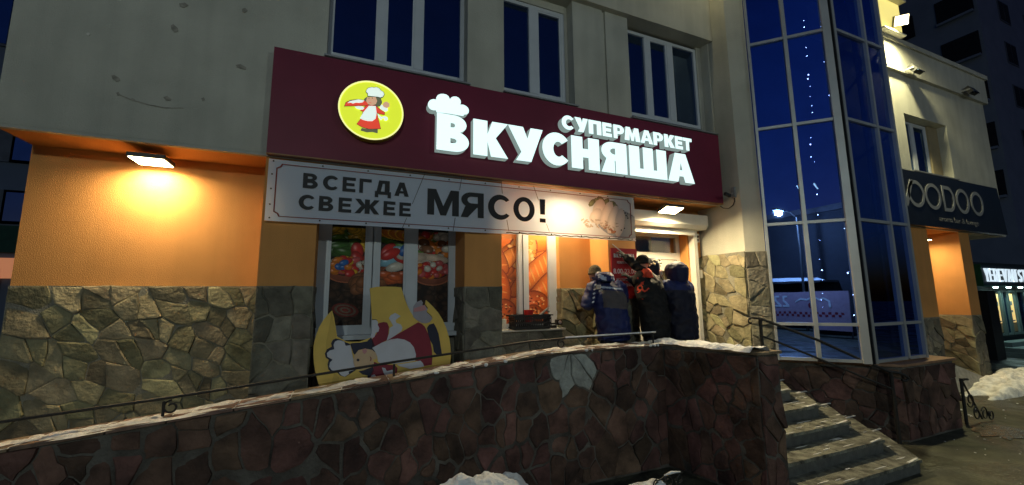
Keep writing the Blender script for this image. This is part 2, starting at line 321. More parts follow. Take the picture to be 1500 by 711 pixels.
# ------------------------------------------------------------------ flagstones: irregular polygons with recessed joints
def clip(poly, nx, ny, c):
    out = []
    for i in range(len(poly)):
        p, q = poly[i], poly[(i + 1) % len(poly)]
        a = p[0] * nx + p[1] * ny - c; b = q[0] * nx + q[1] * ny - c
        if a <= 0: out.append(p)
        if (a < 0 < b) or (b < 0 < a):
            k = a / (a - b); out.append((p[0] + (q[0] - p[0]) * k, p[1] + (q[1] - p[1]) * k))
    return out
def flagstones(parent, O, u, v, region, size, m, seed=1, joint=.018, depth=.02, stretch=1.0, pale=None, label=None, sharp=False):
    """region: convex polygon in (a, b) metres on the plane O + a*u + b*v ; stones stand proud along u x v"""
    R = random.Random(seed); u = Vector(u); v = Vector(v); w = u.cross(v); O = Vector(O)
    xs = [p[0] for p in region]; ys = [p[1] for p in region]; seeds = []; tries = 0
    def inside(p):
        s = 0
        for i in range(len(region)):
            a, b = region[i], region[(i + 1) % len(region)]
            cr = (b[0] - a[0]) * (p[1] - a[1]) - (b[1] - a[1]) * (p[0] - a[0])
            if cr * sgn < -.0: return False
        return True
    ar = sum(region[i][0] * region[(i + 1) % len(region)][1] - region[(i + 1) % len(region)][0] * region[i][1] for i in range(len(region))) / 2
    sgn = 1 if ar > 0 else -1
    target = max(2, int(abs(ar) / (size * size * .80)))
    while len(seeds) < target and tries < target * 60:
        tries += 1; p = (R.uniform(min(xs), max(xs)), R.uniform(min(ys), max(ys)))
        if not inside(p): continue
        md = size * R.choice([.22, .35, .6, .95, 1.35] if sharp else [.3, .45, .7, 1.0, 1.25])
        if all((p[0] - q[0]) ** 2 + ((p[1] - q[1]) / stretch) ** 2 > md * md for q in seeds): seeds.append(p)
    objs = []
    for i, p in enumerate(seeds):
        poly = list(region)
        ang = 0
        sk = .42 if sharp else .0
        for j, q in enumerate(seeds):
            if i == j: continue
            ex_, ey_ = q[0] - p[0], q[1] - p[1]; dx = ex_ + sk * ey_; dy = sk * ex_ + ey_ / (stretch ** 2)
            if abs(q[0] - p[0]) > size * 4 or abs(q[1] - p[1]) > size * 4 * stretch: continue
            c = dx * (p[0] + q[0]) / 2 + dy * (p[1] + q[1]) / 2
            poly = clip(poly, dx, dy, c)
            if len(poly) < 3: break
        if len(poly) < 3: continue
        pts = []
        for k in range(len(poly)):                      # wobble shared edges with position-based noise
            a, b = poly[k], poly[(k + 1) % len(poly)]
            L = math.hypot(b[0] - a[0], b[1] - a[1]); n = (1 if L < .22 else 2) if sharp else (1 if L < .05 else (2 if L < .16 else 3))
            for s in range(n):
                x = a[0] + (b[0] - a[0]) * s / n; y = a[1] + (b[1] - a[1]) * s / n
                edge = s > 0 and any(abs((region[e][0] - x) * (region[(e + 1) % len(region)][1] - y) - (region[e][1] - y) * (region[(e + 1) % len(region)][0] - x)) < 1e-4 for e in range(len(region)))
                if not edge:
                    nv = noise.noise_vector(Vector((x * 9 + seed * 7.7, y * 9, seed))); k2 = (.03 if s else .035) if sharp else (.05 if s else .02)
                    x += nv.x * k2; y += nv.y * k2
                pts.append((x, y))
        cx = sum(a[0] for a in pts) / len(pts); cy = sum(a[1] for a in pts) / len(pts)
        rad = max(.03, math.sqrt(sum((a[0] - cx) ** 2 + (a[1] - cy) ** 2 for a in pts) / len(pts)))
        jt = joint * R.choice([.45, .7, .9, 1.3, 1.9]); tm = 1.3 if sharp else 1.0
        def ring(f): return [(cx + (a - cx) * f, cy + (b - cy) * f) for a, b in pts]
        d = depth * R.uniform(.6, 1.4); tx = R.uniform(-.10, .10) * tm; ty = R.uniform(-.13, .08) * tm
        r0 = ring(max(.5, 1 - jt * .35 / rad)); r1 = ring(max(.45, 1 - jt * .5 / rad)); r2 = ring(max(.35, 1 - (jt * .5 + .018) / rad))
        def W3(q, h): return O + u * q[0] + v * q[1] + w * h
        n = len(pts); vs = [W3(q, -.004) for q in r0] + [W3(q, d * .75 + (q[0] - cx) * tx + (q[1] - cy) * ty) for q in r1] + \
            [W3(q, d + (q[0] - cx) * tx + (q[1] - cy) * ty + R.uniform(-.003, .003)) for q in r2] + [W3((cx, cy), d + R.uniform(-.004, .006))]
        fs = [(k, (k + 1) % n, n + (k + 1) % n, n + k) for k in range(n)] + [(n + k, n + (k + 1) % n, 2 * n + (k + 1) % n, 2 * n + k) for k in range(n)] + [(2 * n + k, 2 * n + (k + 1) % n, 3 * n) for k in range(n)]
        mm = m; lab = None
        if pale and pale(cx, cy): mm = M['stone_p']; lab = 'pale grey stone among brown ones'
        o = MB().add(vs, fs).build('stone', mm, parent, fix=True)
        if lab: o['label'] = lab
        objs.append(o)
    return objs

# ================================================================== SETTING: ground, snow
g = MB(); N = 60
gx = [-60 + 160 * i / N for i in range(N + 1)]
def gh(x, y): return 0.0
g.add([(-90, -90, 0), (160, -90, 0), (160, 120, 0), (-90, 120, 0)], [(0, 1, 2, 3)])
tag(g.build('ground', M['ground'], fix=False), kind='structure')
def mound(name, cx, cy, rx, ry, h, seed, m, n=46, z0=-.02, lumpy=.5, label=None):
    b = MB(); vs = []; fs = []
    for j in range(n + 1):
        for i in range(n + 1):
            a = -1 + 2 * i / n; c = -1 + 2 * j / n
            r = math.sqrt(a * a + c * c); w = noise.noise(Vector((a * 2.2 + seed, c * 2.2, seed))) * .35
            hh = max(0, 1 - (r + w) ** 2)
            x = cx + a * rx; y = cy + c * ry
            nz = noise.fractal(Vector((x * 2.6, y * 2.6, seed)), .8, 2.2, 5); n2 = abs(noise.noise(Vector((x * 7, y * 7, seed + 3))))
            z = z0 + h * hh ** .7 * (1 + lumpy * nz * .6 - lumpy * .35 * n2)
            vs.append((x + .05 * noise.noise(Vector((x * 5, y * 5, 3))), y + .05 * noise.noise(Vector((x * 5, y * 5, 8))), z))
    for j in range(n):
        for i in range(n): fs.append((j * (n + 1) + i, j * (n + 1) + i + 1, (j + 1) * (n + 1) + i + 1, (j + 1) * (n + 1) + i))
    b.add(vs, fs); o = b.build(name, m, smooth=False, fix=False); o['kind'] = 'stuff'
    if label: tag(o, label, 'snow')
    return o
mound('snow_pile', 1.04, 3.50, .82, .50, .60, 2.0, M['snow'], label='bluish heap of snow against the foot of the brown ramp wall', lumpy=.35)
mound('snow_pile', 2.72, 3.35,   .55, .38, .27, 5.0, M['snow'], label='low remnant of snow under the small iron scroll by the ramp wall')
mound('snow_pile', 14.9, 4.30, 3.3, .58, .28, 9.0, M['snow_dirty'], n=110, label='long ploughed snow heap at the foot of the bar building', lumpy=.7)
mound('snow_pile', 20.5, 4.0, 3.0, .6, .34, 14.0, M['snow_dirty'], n=60, label='lower ploughed snow heap beyond the bar building corner')
# icy wet patch
ice = MB(); ice.add([(9.15 + .45 * math.cos(a) * (1 + .5 * noise.noise(Vector((2 * math.cos(a), 2 * math.sin(a), 1)))), 3.0 + .26 * math.sin(a) * (1 + .6 * noise.noise(Vector((3 * math.cos(a), 3 * math.sin(a), 7)))), .008) for a in [i * math.pi / 40 for i in range(80)]], [tuple(range(80))])
tag(ice.build('ice_patch', mat('rough_ice', (.072, .068, .05), .22, .6, 14, 1.0, 12, spec=.8), fix=False), kind='structure')

# ================================================================== SUPERMARKET BUILDING
shop = thing('supermarket_building', (2.5, 5.0, 0), 'two-storey plastered supermarket building with grey upper wall and orange lit ground floor bays', 'building')
F = 4.87
def part(name, m, *boxes, parent=shop):
    b = MB()
    for q in boxes: b.box(*q)
    return b.build(name, m, parent)
H = 6.60
part('upper_wall', M['cream'],
     (-2.90, -.29, F, 5.15, 3.62, H), (-.29, 1.42, F, 5.15, 3.62, 4.855), (1.42, 1.95, F, 5.15, 3.62, H), (1.95, 3.09, F, 5.15, 3.62, 4.895),
     (3.09, 3.64, F, 5.15, 3.62, H), (3.64, 3.70, F + .035, 5.15, 3.62, H), (3.70, 4.14, F, 5.15, 3.62, H), (4.14, 5.93, F, 5.15, 3.62, 4.895), (5.93, 5.965, F, 5.15, 3.62, H),
     (-2.90, 5.965, F, 4.925, 3.585, 3.618))
part('upper_band', M['cream'], (-2.90, 5.965, F - .09, 5.15, H + .002, 10.4))
part('soffit', M['orange'], (-2.90, 5.965, 4.927, 5.75, 3.592, 3.617))
part('side_wall', M['cream'], (-2.90, -2.65, 5.153, 9, 3.62, 10.4), (-2.86, -2.65, 5.66, 9, 0, 3.58))
part('roof', M['concrete'], (-2.88, 5.95, 5.0, 14, 10.41, 10.5))
# lower walls (orange plaster above, mortar below the stone line)
part('bay_wall', M['orange'], (-2.90, -.82, 5.37, 5.65, 2.2, 3.59), (3.04, 3.60, 5.37, 5.65, 2.18, 3.59), (-.29, 1.41, 5.42, 5.65, 3.32, 3.59), (1.91, 3.04, 5.52, 5.65, 3.32, 3.59),
     (4.10, 5.66, 5.37, 5.6, 3.22, 3.59), (5.66, 5.965, 5.37, 5.6, .9, 3.59))
for a, b in ((-.82, -.29), (1.41, 1.91), (3.60, 4.10)):
    part('pier', M['orange'], (a, b, 4.90, 5.65, 2.19, 3.585))
clad = [
    part('stone_cladding', M['mortar'], (-2.90, -.82, 5.35, 5.6, 0, 2.2)),
    part('stone_cladding', M['mortar'], (-.82, -.29, 4.895, 5.6, 0, 2.19)),
    part('stone_cladding', M['mortar'], (1.41, 1.91, 4.895, 5.6, 0, 2.19)),
    part('stone_cladding', M['mortar'], (3.60, 4.10, 4.895, 5.6, 0, 2.16)),
    part('stone_cladding', M['mortar'], (-.29, 1.41, 5.35, 5.6, 0, 1.60), (1.91, 3.04, 5.35, 5.6, 0, 1.59)),
    part('stone_cladding', M['mortar'], (3.04, 3.60, 5.35, 5.6, 0, 2.18))]
def rect(a0, a1, b0, b1): return [(a0, b0), (a1, b0), (a1, b1), (a0, b1)]
flagstones(clad[0], (0, 5.35, 0), UX, UZ, rect(-2.90, -.82, .75, 2.20), .215, M['stone'], 11, .012, .017, sharp=True)
flagstones(clad[1], (0, 4.895, 0), UX, UZ, rect(-.82, -.29, .85, 2.19), .27, M['stone_shade'], 12, .016, .018)
flagstones(clad[1], (-.29, 4.895, 0), (0, 1, 0), UZ, rect(0, .45, .85, 2.19), .24, M['stone_shade'], 13, .016, .016)
flagstones(clad[2], (0, 4.895, 0), UX, UZ, rect(1.41, 1.91, .9, 2.19), .26, M['stone_shade'], 14, .016, .018)
flagstones(clad[2], (1.41, 5.35, 0), (0, -1, 0), UZ, rect(0, .45, .9, 2.19), .24, M['stone_shade'], 15, .016, .016)
flagstones(clad[3], (0, 4.895, 0), UX, UZ, rect(3.60, 4.10, .95, 2.16), .24, M['stone_shade'], 16, .016, .018)
flagstones(clad[3], (3.60, 5.35, 0), (0, -1, 0), UZ, rect(0, .45, .95, 2.16), .22, M['stone'], 17, .016, .016, sharp=True)
flagstones(clad[4], (0, 5.35, 0), UX, UZ, rect(-.29, 1.41, .9, 1.56), .25, M['stone_shade'], 18, .016, .018)
flagstones(clad[4], (0, 5.35, 0), UX, UZ, rect(1.91, 3.04, 1.0, 1.56), .24, M['stone_shade'], 19, .016, .018)
flagstones(clad[5], (0, 5.35, 0), UX, UZ, rect(3.04, 3.60, 1.0, 2.18), .19, M['stone'], 20, .016, .028, sharp=True)
flagstones(clad[5], (3.04, 5.50, 0), (0, -1, 0), UZ, rect(0, .15, 1.6, 2.18), .14, M['stone'], 21, .016, .012, sharp=True)
# rough stone strip right of the door
clad.append(part('stone_cladding', M['mortar'], (5.80, 5.965, 5.34, 5.369, .9, 2.72)))
flagstones(clad[6], (0, 5.34, 0), UX, UZ, rect(5.80, 5.965, .95, 2.72), .14, M['stone'], 22, .02, .03, sharp=True)
# plaster chips on the upper wall
for k, (pts) in enumerate([[(-2.157, 4.216), (-2.135, 4.227), (-2.094, 4.203), (-2.087, 4.178), (-2.114, 4.159), (-2.145, 4.186)], [(-1.743, 4.074), (-1.714, 4.093), (-1.676, 4.067), (-1.684, 4.045), (-1.72, 4.045)],
        [(-1.748, 4.857), (-1.729, 4.877), (-1.689, 4.845), (-1.681, 4.811), (-1.711, 4.789), (-1.739, 4.817)], [(-1.164, 4.556), (-1.119, 4.574), (-1.065, 4.549), (-1.069, 4.519), (-1.11, 4.524), (-1.151, 4.53)],
        [(-1.152, 5.218), (-1.124, 5.241), (-1.099, 5.218), (-1.114, 5.183), (-1.144, 5.182)], [(-2.104, 4.05), (-2.086, 4.06), (-2.074, 4.036), (-2.091, 4.02)],
        [(-1.433, 4.12), (-1.412, 4.135), (-1.4, 4.113), (-1.42, 4.095)], [(-1.701, 5.122), (-1.655, 5.144), (-1.621, 5.125), (-1.655, 5.085), (-1.693, 5.089)],
        [(-1.994, 4.006), (-1.976, 4.019), (-1.956, 4.006), (-1.973, 3.987)]]):
    flat(shop, 'plaster_chip', pts, 4.866, mat('chipped_plaster', (.33, .31, .26), .98, .4, 20) if k == 0 else bpy.data.materials['chipped_plaster'], .003)
flat(shop, 'plaster_chip', [(-2.381, 4.598), (-2.365, 4.616), (-2.35, 4.603), (-2.361, 4.58)], 4.866, M['white_plastic'], .003)
flat(shop, 'crack', [(-2.074, 4.036), (-1.975, 4.003), (-1.85, 3.98), (-1.724, 3.97), (-1.571, 3.994), (-1.571, 3.988), (-1.723, 3.96), (-1.854, 3.969), (-1.979, 3.992), (-2.073, 4.027)], 4.8665, bpy.data.materials['chipped_plaster'], .002)

# ---- upper windows
def window(x0, x1, z0, z1, y, mull, parent=shop, gm='glass_upper', fw=.055, curtain=None, mw=.06, fm='white_metal', depth=.07):
    f = MB()
    f.box(x0, x0 + fw, y, y + depth, z0, z1).box(x1 - fw, x1, y, y + depth, z0, z1).box(x0 + fw, x1 - fw, y + .001, y + depth, z0, z0 + fw).box(x0 + fw, x1 - fw, y + .001, y + depth, z1 - fw, z1)
    for a, b in mull:
        f.box(a, b, y - .006, y + depth, z0 + fw, z1 - fw)
    w = f.build('window_frame', M[fm], parent)
    ed = [x0 + fw] + [v for ab in mull for v in ab] + [x1 - fw]
    for k in range(0, len(ed), 2):
        sash = MB(); a, b = ed[k], ed[k + 1]; s = .028
        sash.box(a, a + s, y + .006, y + .05, z0 + fw, z1 - fw).box(b - s, b, y + .006, y + .05, z0 + fw, z1 - fw).box(a + s, b - s, y + .007, y + .05, z0 + fw, z0 + fw + s).box(a + s, b - s, y + .007, y + .05, z1 - fw - s, z1 - fw)
        if gm != 'glass_upper' or k % 4 == 2: sash.build('sash', M[fm], w)
        gl = MB(); gl.add([(a, y + .03, z0 + fw), (b, y + .03, z0 + fw), (b, y + .03, z1 - fw), (a, y + .03, z1 - fw)], [(0, 1, 2, 3)]).build('pane', M[gm], w, fix=False)
    return w
window(-.29, 1.42, 4.99, 6.58, 5.05, [(.25, .37), (.74, .86)])
window(1.96, 3.04, 4.99, 6.48, 5.05, [(2.43, 2.57)])
window(4.15, 5.83, 5.02, 6.56, 5.05, [(4.63, 4.75), (5.14, 5.27)])
boxobj('wall_filler', M['cream'], shop, 5.83, 5.93, 5.03, 5.15, 4.9, 6.6)
boxobj('wall_filler', M['cream'], shop, 3.04, 3.09, 5.04, 5.15, 4.9, 6.6)
boxobj('window_head', M['cream'], shop, 1.95, 3.04, 5.03, 5.15, 6.48, 6.598)
for a, b in ((-.31, 1.45), (1.93, 3.12), (4.11, 5.96)):
    MB().add([(a, 4.80, 4.862), (b, 4.80, 4.862), (b, 5.05, 4.93), (a, 5.05, 4.93), (a, 4.80, 4.842), (b, 4.80, 4.842), (b, 5.05, 4.90), (a, 5.05, 4.90)],
             [(0, 1, 2, 3), (4, 7, 6, 5), (0, 4, 5, 1), (1, 5, 6, 2), (2, 6, 7, 3), (3, 7, 4, 0)]).build('window_sill', M['sill'], shop)
    boxobj('window_base', M['white_metal'], shop, a + .04, b - .08, 5.051, 5.149, 4.90, 5.0)

# ---- printed window pictures: colours painted into a fine grid
def paint_grid(w, h, bg):
    im = np.zeros((h, w, 3)); im[:] = bg; return im
def ell(im, cx, cy, rx, ry, ang, col, shade=.6, edge=None, hl=.25):
    h, w, _ = im.shape; yy, xx = np.mgrid[0:h, 0:w]
    c, s = math.cos(math.radians(ang)), math.sin(math.radians(ang))
    dx = (xx - cx); dy = (yy - cy); a = (dx * c + dy * s) / rx; b = (-dx * s + dy * c) / ry
    r2 = a * a + b * b; msk = r2 < 1
    k = 1 - shade * r2
    colr = np.array(col)[None, None, :] * k[..., None]
    hi = np.exp(-(((a + .3) ** 2 + (b - .35) ** 2) / .05)) * hl
    colr = colr + hi[..., None]
    im[msk] = np.clip(colr, 0, 1)[msk]
    if edge is not None:
        e = (r2 > .82) & msk; im[e] = np.array(edge)
def print_mesh(name, im, x0, x1, z0, z1, y, m, parent, wave=0.0):
    h, w, _ = im.shape
    X = np.linspace(x0, x1, w + 1); Z = np.linspace(z0, z1, h + 1); off = ORG.get(parent.name, (0, 0, 0)) if parent else (0, 0, 0)
    vs = [(X[i] - off[0], y + (wave * math.sin(X[i] * 5.1 + Z[j] * 2) * math.sin(X[i] * 1.7) if wave else 0) - off[1],
           Z[j] + (wave * .8 * math.sin(X[i] * 3.3) * (1 - j / h) if wave else 0) - off[2]) for j in range(h + 1) for i in range(w + 1)]
    fs = [(j * (w + 1) + i, j * (w + 1) + i + 1, (j + 1) * (w + 1) + i + 1, (j + 1) * (w + 1) + i) for j in range(h) for i in range(w)]
    me = bpy.data.meshes.new(name); me.from_pydata(vs, [], fs)
    ca = me.color_attributes.new('print', 'BYTE_COLOR', 'CORNER')
    c = np.ones((h * w, 4, 4), dtype=np.float32); c[:, :, :3] = im.reshape(h * w, 1, 3); ca.data.foreach_set('color', c.ravel())
    me.materials.append(m); o = bpy.data.objects.new(name, me); COL.objects.link(o)
    if parent: o.parent = parent; ORG[o.name] = off
    return o
M['print_candy'] = attr_mat('printed_candy_film', .75)
M['print_bread'] = attr_mat('printed_bread_film', .5)
M['print_banner'] = attr_mat('printed_banner_cloth', .6, translucent=.42)
rnd = random.Random(4)
def candy(w, h):
    im = paint_grid(w, h, (.012, .006, .004)); s = h / 170
    pal = dict(g=(.10, .22, .02), y=(.72, .42, .02), r=(.50, .02, .015), o=(.62, .17, .01), b=(.02, .12, .40), w=(.55, .50, .42), br=(.17, .06, .02), p=(.5, .08, .08), cb=(.20, .40, .50))
    R = random.Random(7)
    def bowl(cx, cy, rr, cols, n=26, item=9):
        n = int(n * 2.6); item = item * .58
        ell(im, cx, cy - rr * .25, rr * 1.12, rr * .85, 0, (.22, .06, .03), .4, (.30, .09, .04), 0)
        ell(im, cx, cy, rr, rr * .62, 0, (.03, .012, .008), .2, None, 0)
        for k in range(n):
            a = R.uniform(0, 6.28); q = rr * math.sqrt(R.random()) * .84
            ell(im, cx + q * math.cos(a), cy + q * .6 * math.sin(a) + 2, item * R.uniform(.8, 1.2) * s, item * R.uniform(.7, 1.1) * s, R.uniform(0, 90), pal[R.choice(cols)], .55)
    # dark packed nuts and shadows low down
    for k in range(160): ell(im, R.uniform(0, w), R.uniform(0, h * .45), R.uniform(4, 8) * s, R.uniform(5, 9) * s, R.uniform(0, 180), (.05, .022, .010), .8, None, .01)
    # vegetables at the top left, citrus in the middle, nuts top right
    for k in range(110):
        x = R.uniform(0, .36 * w); c = 'y' if x > .16 * w else R.choice('ggy'); ell(im, x, h * R.uniform(.78, 1.0), 9 * s, 5 * s, R.uniform(-60, 60), pal[c], .7)
    for k in range(8): ell(im, R.uniform(.02, .16) * w, h * R.uniform(.74, .84), 16 * s, 7 * s, R.uniform(-20, 30), (.035, .11, .012), .7)
    for k in range(7): ell(im, R.uniform(.20, .34) * w, h * R.uniform(.66, .80), 8 * s, 15 * s, R.uniform(-25, 25), pal[R.choice('rrg')], .7)
    for k in range(5): ell(im, (.45 + .06 * k) * w, h * (.97 - .01 * k), 20 * s, 11 * s, -12, pal['o'], .3, (.75, .40, .03))
    for k in range(4): ell(im, (.44 + .05 * k) * w, h * (.88 - .02 * k), 22 * s, 5 * s, -22, pal['g'], .5)
    for k in range(70): ell(im, R.uniform(.66, 1.0) * w, h * R.uniform(.72, 1.0), R.uniform(6, 11) * s, R.uniform(5, 8) * s, R.uniform(0, 180), pal[R.choice(['br', 'w', 'o', 'r', 'g', 'br', 'w', 'p'])], .6)
    for k in range(9): ell(im, R.uniform(.62, .9) * w, h * R.uniform(.66, .72), 20 * s, 8 * s, R.uniform(-10, 10), (.55, .42, .32), .5, None, .05)
    bowl(.14 * w, .60 * h, .155 * w, ['r', 'o', 'y', 'b', 'w', 'r', 'p'], 24, 11)
    bowl(.35 * w, .64 * h, .09 * w, ['br', 'o', 'w'], 12, 9)
    for c, x, y, a in (('r', .46, .78, 60), ('r', .50, .70, 0), ('cb', .47, .66, 20), ('w', .53, .61, 25), ('r', .59, .69, -20), ('cb', .58, .77, -30), ('w', .62, .73, 10), ('b', .61, .80, 60), ('r', .48, .74, 40)):
        ell(im, x * w, y * h, 15 * s, 8 * s, a, pal[c], .5)
    bowl(.84 * w, .58 * h, .16 * w, ['r', 'w', 'o', 'r', 'p', 'r'], 30, 10)
    for k in range(26): ell(im, w * R.uniform(.22, .42), h * R.uniform(.36, .52), 12 * s, 9 * s, R.uniform(0, 90), (.26, .09, .03), .7, None, .03)
    for k in range(12): ell(im, w * R.uniform(.44, .62), h * R.uniform(.44, .54), 11 * s, 6 * s, R.uniform(-40, 40), (.55, .10, .02), .6)
    for q in range(5): ell(im, .14 * w, .17 * h, (17 - 3.2 * q) * s, (11 - 2.1 * q) * s, -20, (.22, .03, .02) if q % 2 == 0 else (.20, .14, .10), .5, None, 0)
    im = im * (.85 + .3 * np.random.RandomState(2).rand(h, w, 1)) * 1.15; return np.clip(im, 0, 1)
cd = candy(250, 262)
def film(o_name, im, X0, X1, x0, x1, z0, z1, y, m, parent):
    w = im.shape[1]; i0 = int((x0 - X0) / (X1 - X0) * w); i1 = max(i0 + 2, int((x1 - X0) / (X1 - X0) * w))
    return print_mesh(o_name, im[:, i0:i1], x0, x1, z0, z1, y, m, parent)
w1 = MB(); y = 5.36
w1.box(-.29, -.17, y, y + .07, 1.62, 3.32).box(1.345, 1.41, y, y + .07, 1.62, 3.32)
w1.box(-.17, 1.345, y + .001, y + .07, 1.62, 1.70).box(-.17, 1.345, y + .001, y + .07, 3.25, 3.32)
w1.box(.27, .41, y - .004, y + .07, 1.70, 3.25).box(.75, .88, y - .004, y + .07, 1.70, 3.25)
w1 = w1.build('window_frame', M['white_metal'], shop); w1['label'] = 'three-light window covered with candy pictures'
sh = MB()
for a, b in ((-.17, .27), (.41, .75), (.88, 1.345)):
    sh.box(a, a + .025, y + .008, y + .05, 1.70, 3.25).box(b - .025, b, y + .008, y + .05, 1.70, 3.25).box(a + .025, b - .025, y + .009, y + .05, 1.70, 1.73).box(.335, .345, y - .008, y, 1.7, 3.25)
    film('printed_film', np.full((1, 40, 3), .01), -.17, 1.345, a + .002, b - .002, 2.94, 3.25, y + .045, M['print_candy'], w1)
    film('printed_film', cd, -.17, 1.345, a + .002, b - .002, 1.70, 2.94, y + .045, M['print_candy'], w1)
sh.build('sash', M['white_metal'], w1)
MB().box(-.31, 1.43, 5.22, 5.36, 1.595, 1.62).box(-.31, 1.43, 5.205, 5.22, 1.57, 1.62).build('window_sill', M['white_metal'], shop)

def bread(w, h):
    im = paint_grid(w, h, (.55, .12, .02)); R = random.Random(3); s = h / 150
    for k in range(26):
        ell(im, R.uniform(0, w), R.uniform(0, h), 34 * s, 20 * s, R.uniform(20, 60), (.80, .26, .035), .75, None, .15)
    def loaf(cx, cy, rx, ry, ang, col, cuts):
        ell(im, cx, cy, rx * 1.06, ry * 1.1, ang, (.25, .04, .005), .2, None, 0)
        ell(im, cx, cy, rx, ry, ang, col, .55, None, .15)
        for q in range(cuts):
            t = (q + .5) / cuts * 2 - 1; a = math.radians(ang)
            ell(im, cx + rx * .8 * t * math.cos(a), cy + rx * .8 * t * math.sin(a), ry * .75, ry * .10, ang + 62, (.95, .55, .16), .3, None, 0)
    loaf(.52 * w, .86 * h, 34 * s, 22 * s, 70, (.90, .60, .20), 0); 
    for k in range(60): ell(im, .50 * w + R.gauss(0, 11) * s, .88 * h + R.gauss(0, 14) * s, 4 * s, 3 * s, R.uniform(0, 90), R.choice([(.95, .75, .35), (.75, .35, .06)]), .4, None, .1)
    loaf(.15 * w, .68 * h, 44 * s, 13 * s, 48, (.92, .42, .08), 5); loaf(.02 * w, .82 * h, 40 * s, 13 * s, 120, (.85, .28, .05), 4)
    loaf(.78 * w, .62 * h, 62 * s, 17 * s, 46, (.88, .30, .05), 9); loaf(.92 * w, .42 * h, 52 * s, 15 * s, 50, (.86, .27, .04), 7)
    loaf(.12 * w, .42 * h, 34 * s, 16 * s, 100, (.82, .22, .03), 4)
    for cx, cy, r in ((.16, .13, 22), (.72, .20, 25), (.70, .10, 16)):
        loaf(cx * w, cy * h, r * s, r * s, 0, (.72, .17, .03), 0)
        for k in range(46):
            a = R.uniform(0, 6.28); q = r * math.sqrt(R.random()) * .8 * s
            ell(im, cx * w + q * math.cos(a), cy * h + q * math.sin(a), 1.8 * s, 1.4 * s, 0, R.choice([(.98, .70, .35), (.18, .03, .01)]), .2, None, 0)
    return np.clip(im * np.array((1, .72, .6)) * (.9 + .2 * np.random.RandomState(5).rand(h, w, 1)), 0, 1)
bd = bread(110, 178)
w2 = MB(); y = 5.47
w2.box(1.91, 2.0, y, y + .07, 1.60, 3.32).box(2.92, 3.04, y, y + .07, 1.60, 3.32).box(2.0, 2.92, y + .001, y + .07, 1.60, 1.67).box(2.0, 2.92, y + .001, y + .07, 3.25, 3.32).box(2.40, 2.55, y - .005, y + .07, 1.67, 3.25)
w2 = w2.build('window_frame', M['white_metal'], shop); w2['label'] = 'warm lit window covered with bread pictures'
for a, b in ((2.0, 2.40), (2.55, 2.92)):
    film('printed_film', np.full((1, 40, 3), (.6, .2, .04)), 2.0, 2.92, a + .002, b - .002, 2.92, 3.25, y + .045, M['print_bread'], w2)
    film('printed_film', bd, 2.0, 2.92, a + .002, b - .002, 1.67, 2.92, y + .045, M['print_bread'], w2)
    MB().box(a, a + .02, y + .008, y + .05, 1.67, 3.25).box(b - .02, b, y + .008, y + .05, 1.67, 3.25).build('sash', M['white_metal'], w2)
MB().box(2.465, 2.475, y - .012, y - .005, 1.67, 3.25).build('seal', M['lamp_body'], w2)
boxobj('window_sill', M['white_plastic'], shop, 1.915, 3.06, 5.27, 5.47, 1.575, 1.60)
M['box_snow'] = M['snow']

# ---- entrance: opening, door, shutter
part('door_reveal', M['orange'], (5.66, 5.70, 5.601, 5.78, .9, 3.22), (4.10, 4.14, 5.601, 5.78, .9, 3.22), (4.14, 5.66, 5.601, 5.78, 3.18, 3.22))
dr = MB(); dy = 5.56
dr.box(4.14, 4.22, dy, dy + .06, .9, 3.17).box(5.58, 5.66, dy, dy + .06, .9, 3.17).box(4.22, 5.58, dy + .001, dy + .06, 3.10, 3.17).box(4.22, 5.58, dy - .002, dy + .06, 2.70, 2.82)
door = dr.build('door_frame', M['white_plastic'], shop)
MB().box(4.22, 5.58, dy + .02, dy + .03, 2.82, 3.10).build('transom_pane', M['glass_door'], door)
for a, b in ((4.22, 4.72), (4.72, 5.57)):
    lf = MB(); lf.box(a + .005, a + .09, dy + .004, dy + .05, .93, 2.69).box(b - .09, b - .005, dy + .004, dy + .05, .93, 2.69).box(a + .09, b - .09, dy + .005, dy + .05, .93, 1.25).box(a + .09, b - .09, dy + .005, dy + .05, 2.50, 2.69).box(a + .09, b - .09, dy + .005, dy + .05, 1.78, 1.88)
    lf = lf.build('door_leaf', M['white_plastic'], shop)
    MB().box(a + .09, b - .09, dy + .02, dy + .03, 1.25, 1.78).box(a + .09, b - .09, dy + .02, dy + .03, 1.88, 2.50).build('pane', M['glass_door'], lf)
    MB().tube([(b - .05, dy - .05, 1.75), (b - .05, dy - .05, 2.05)], .012).box(b - .06, b - .04, dy - .05, dy + .01, 1.78, 1.79).box(b - .06, b - .04, dy - .05, dy + .01, 2.0, 2.01).build('handle', M['silver'], lf)
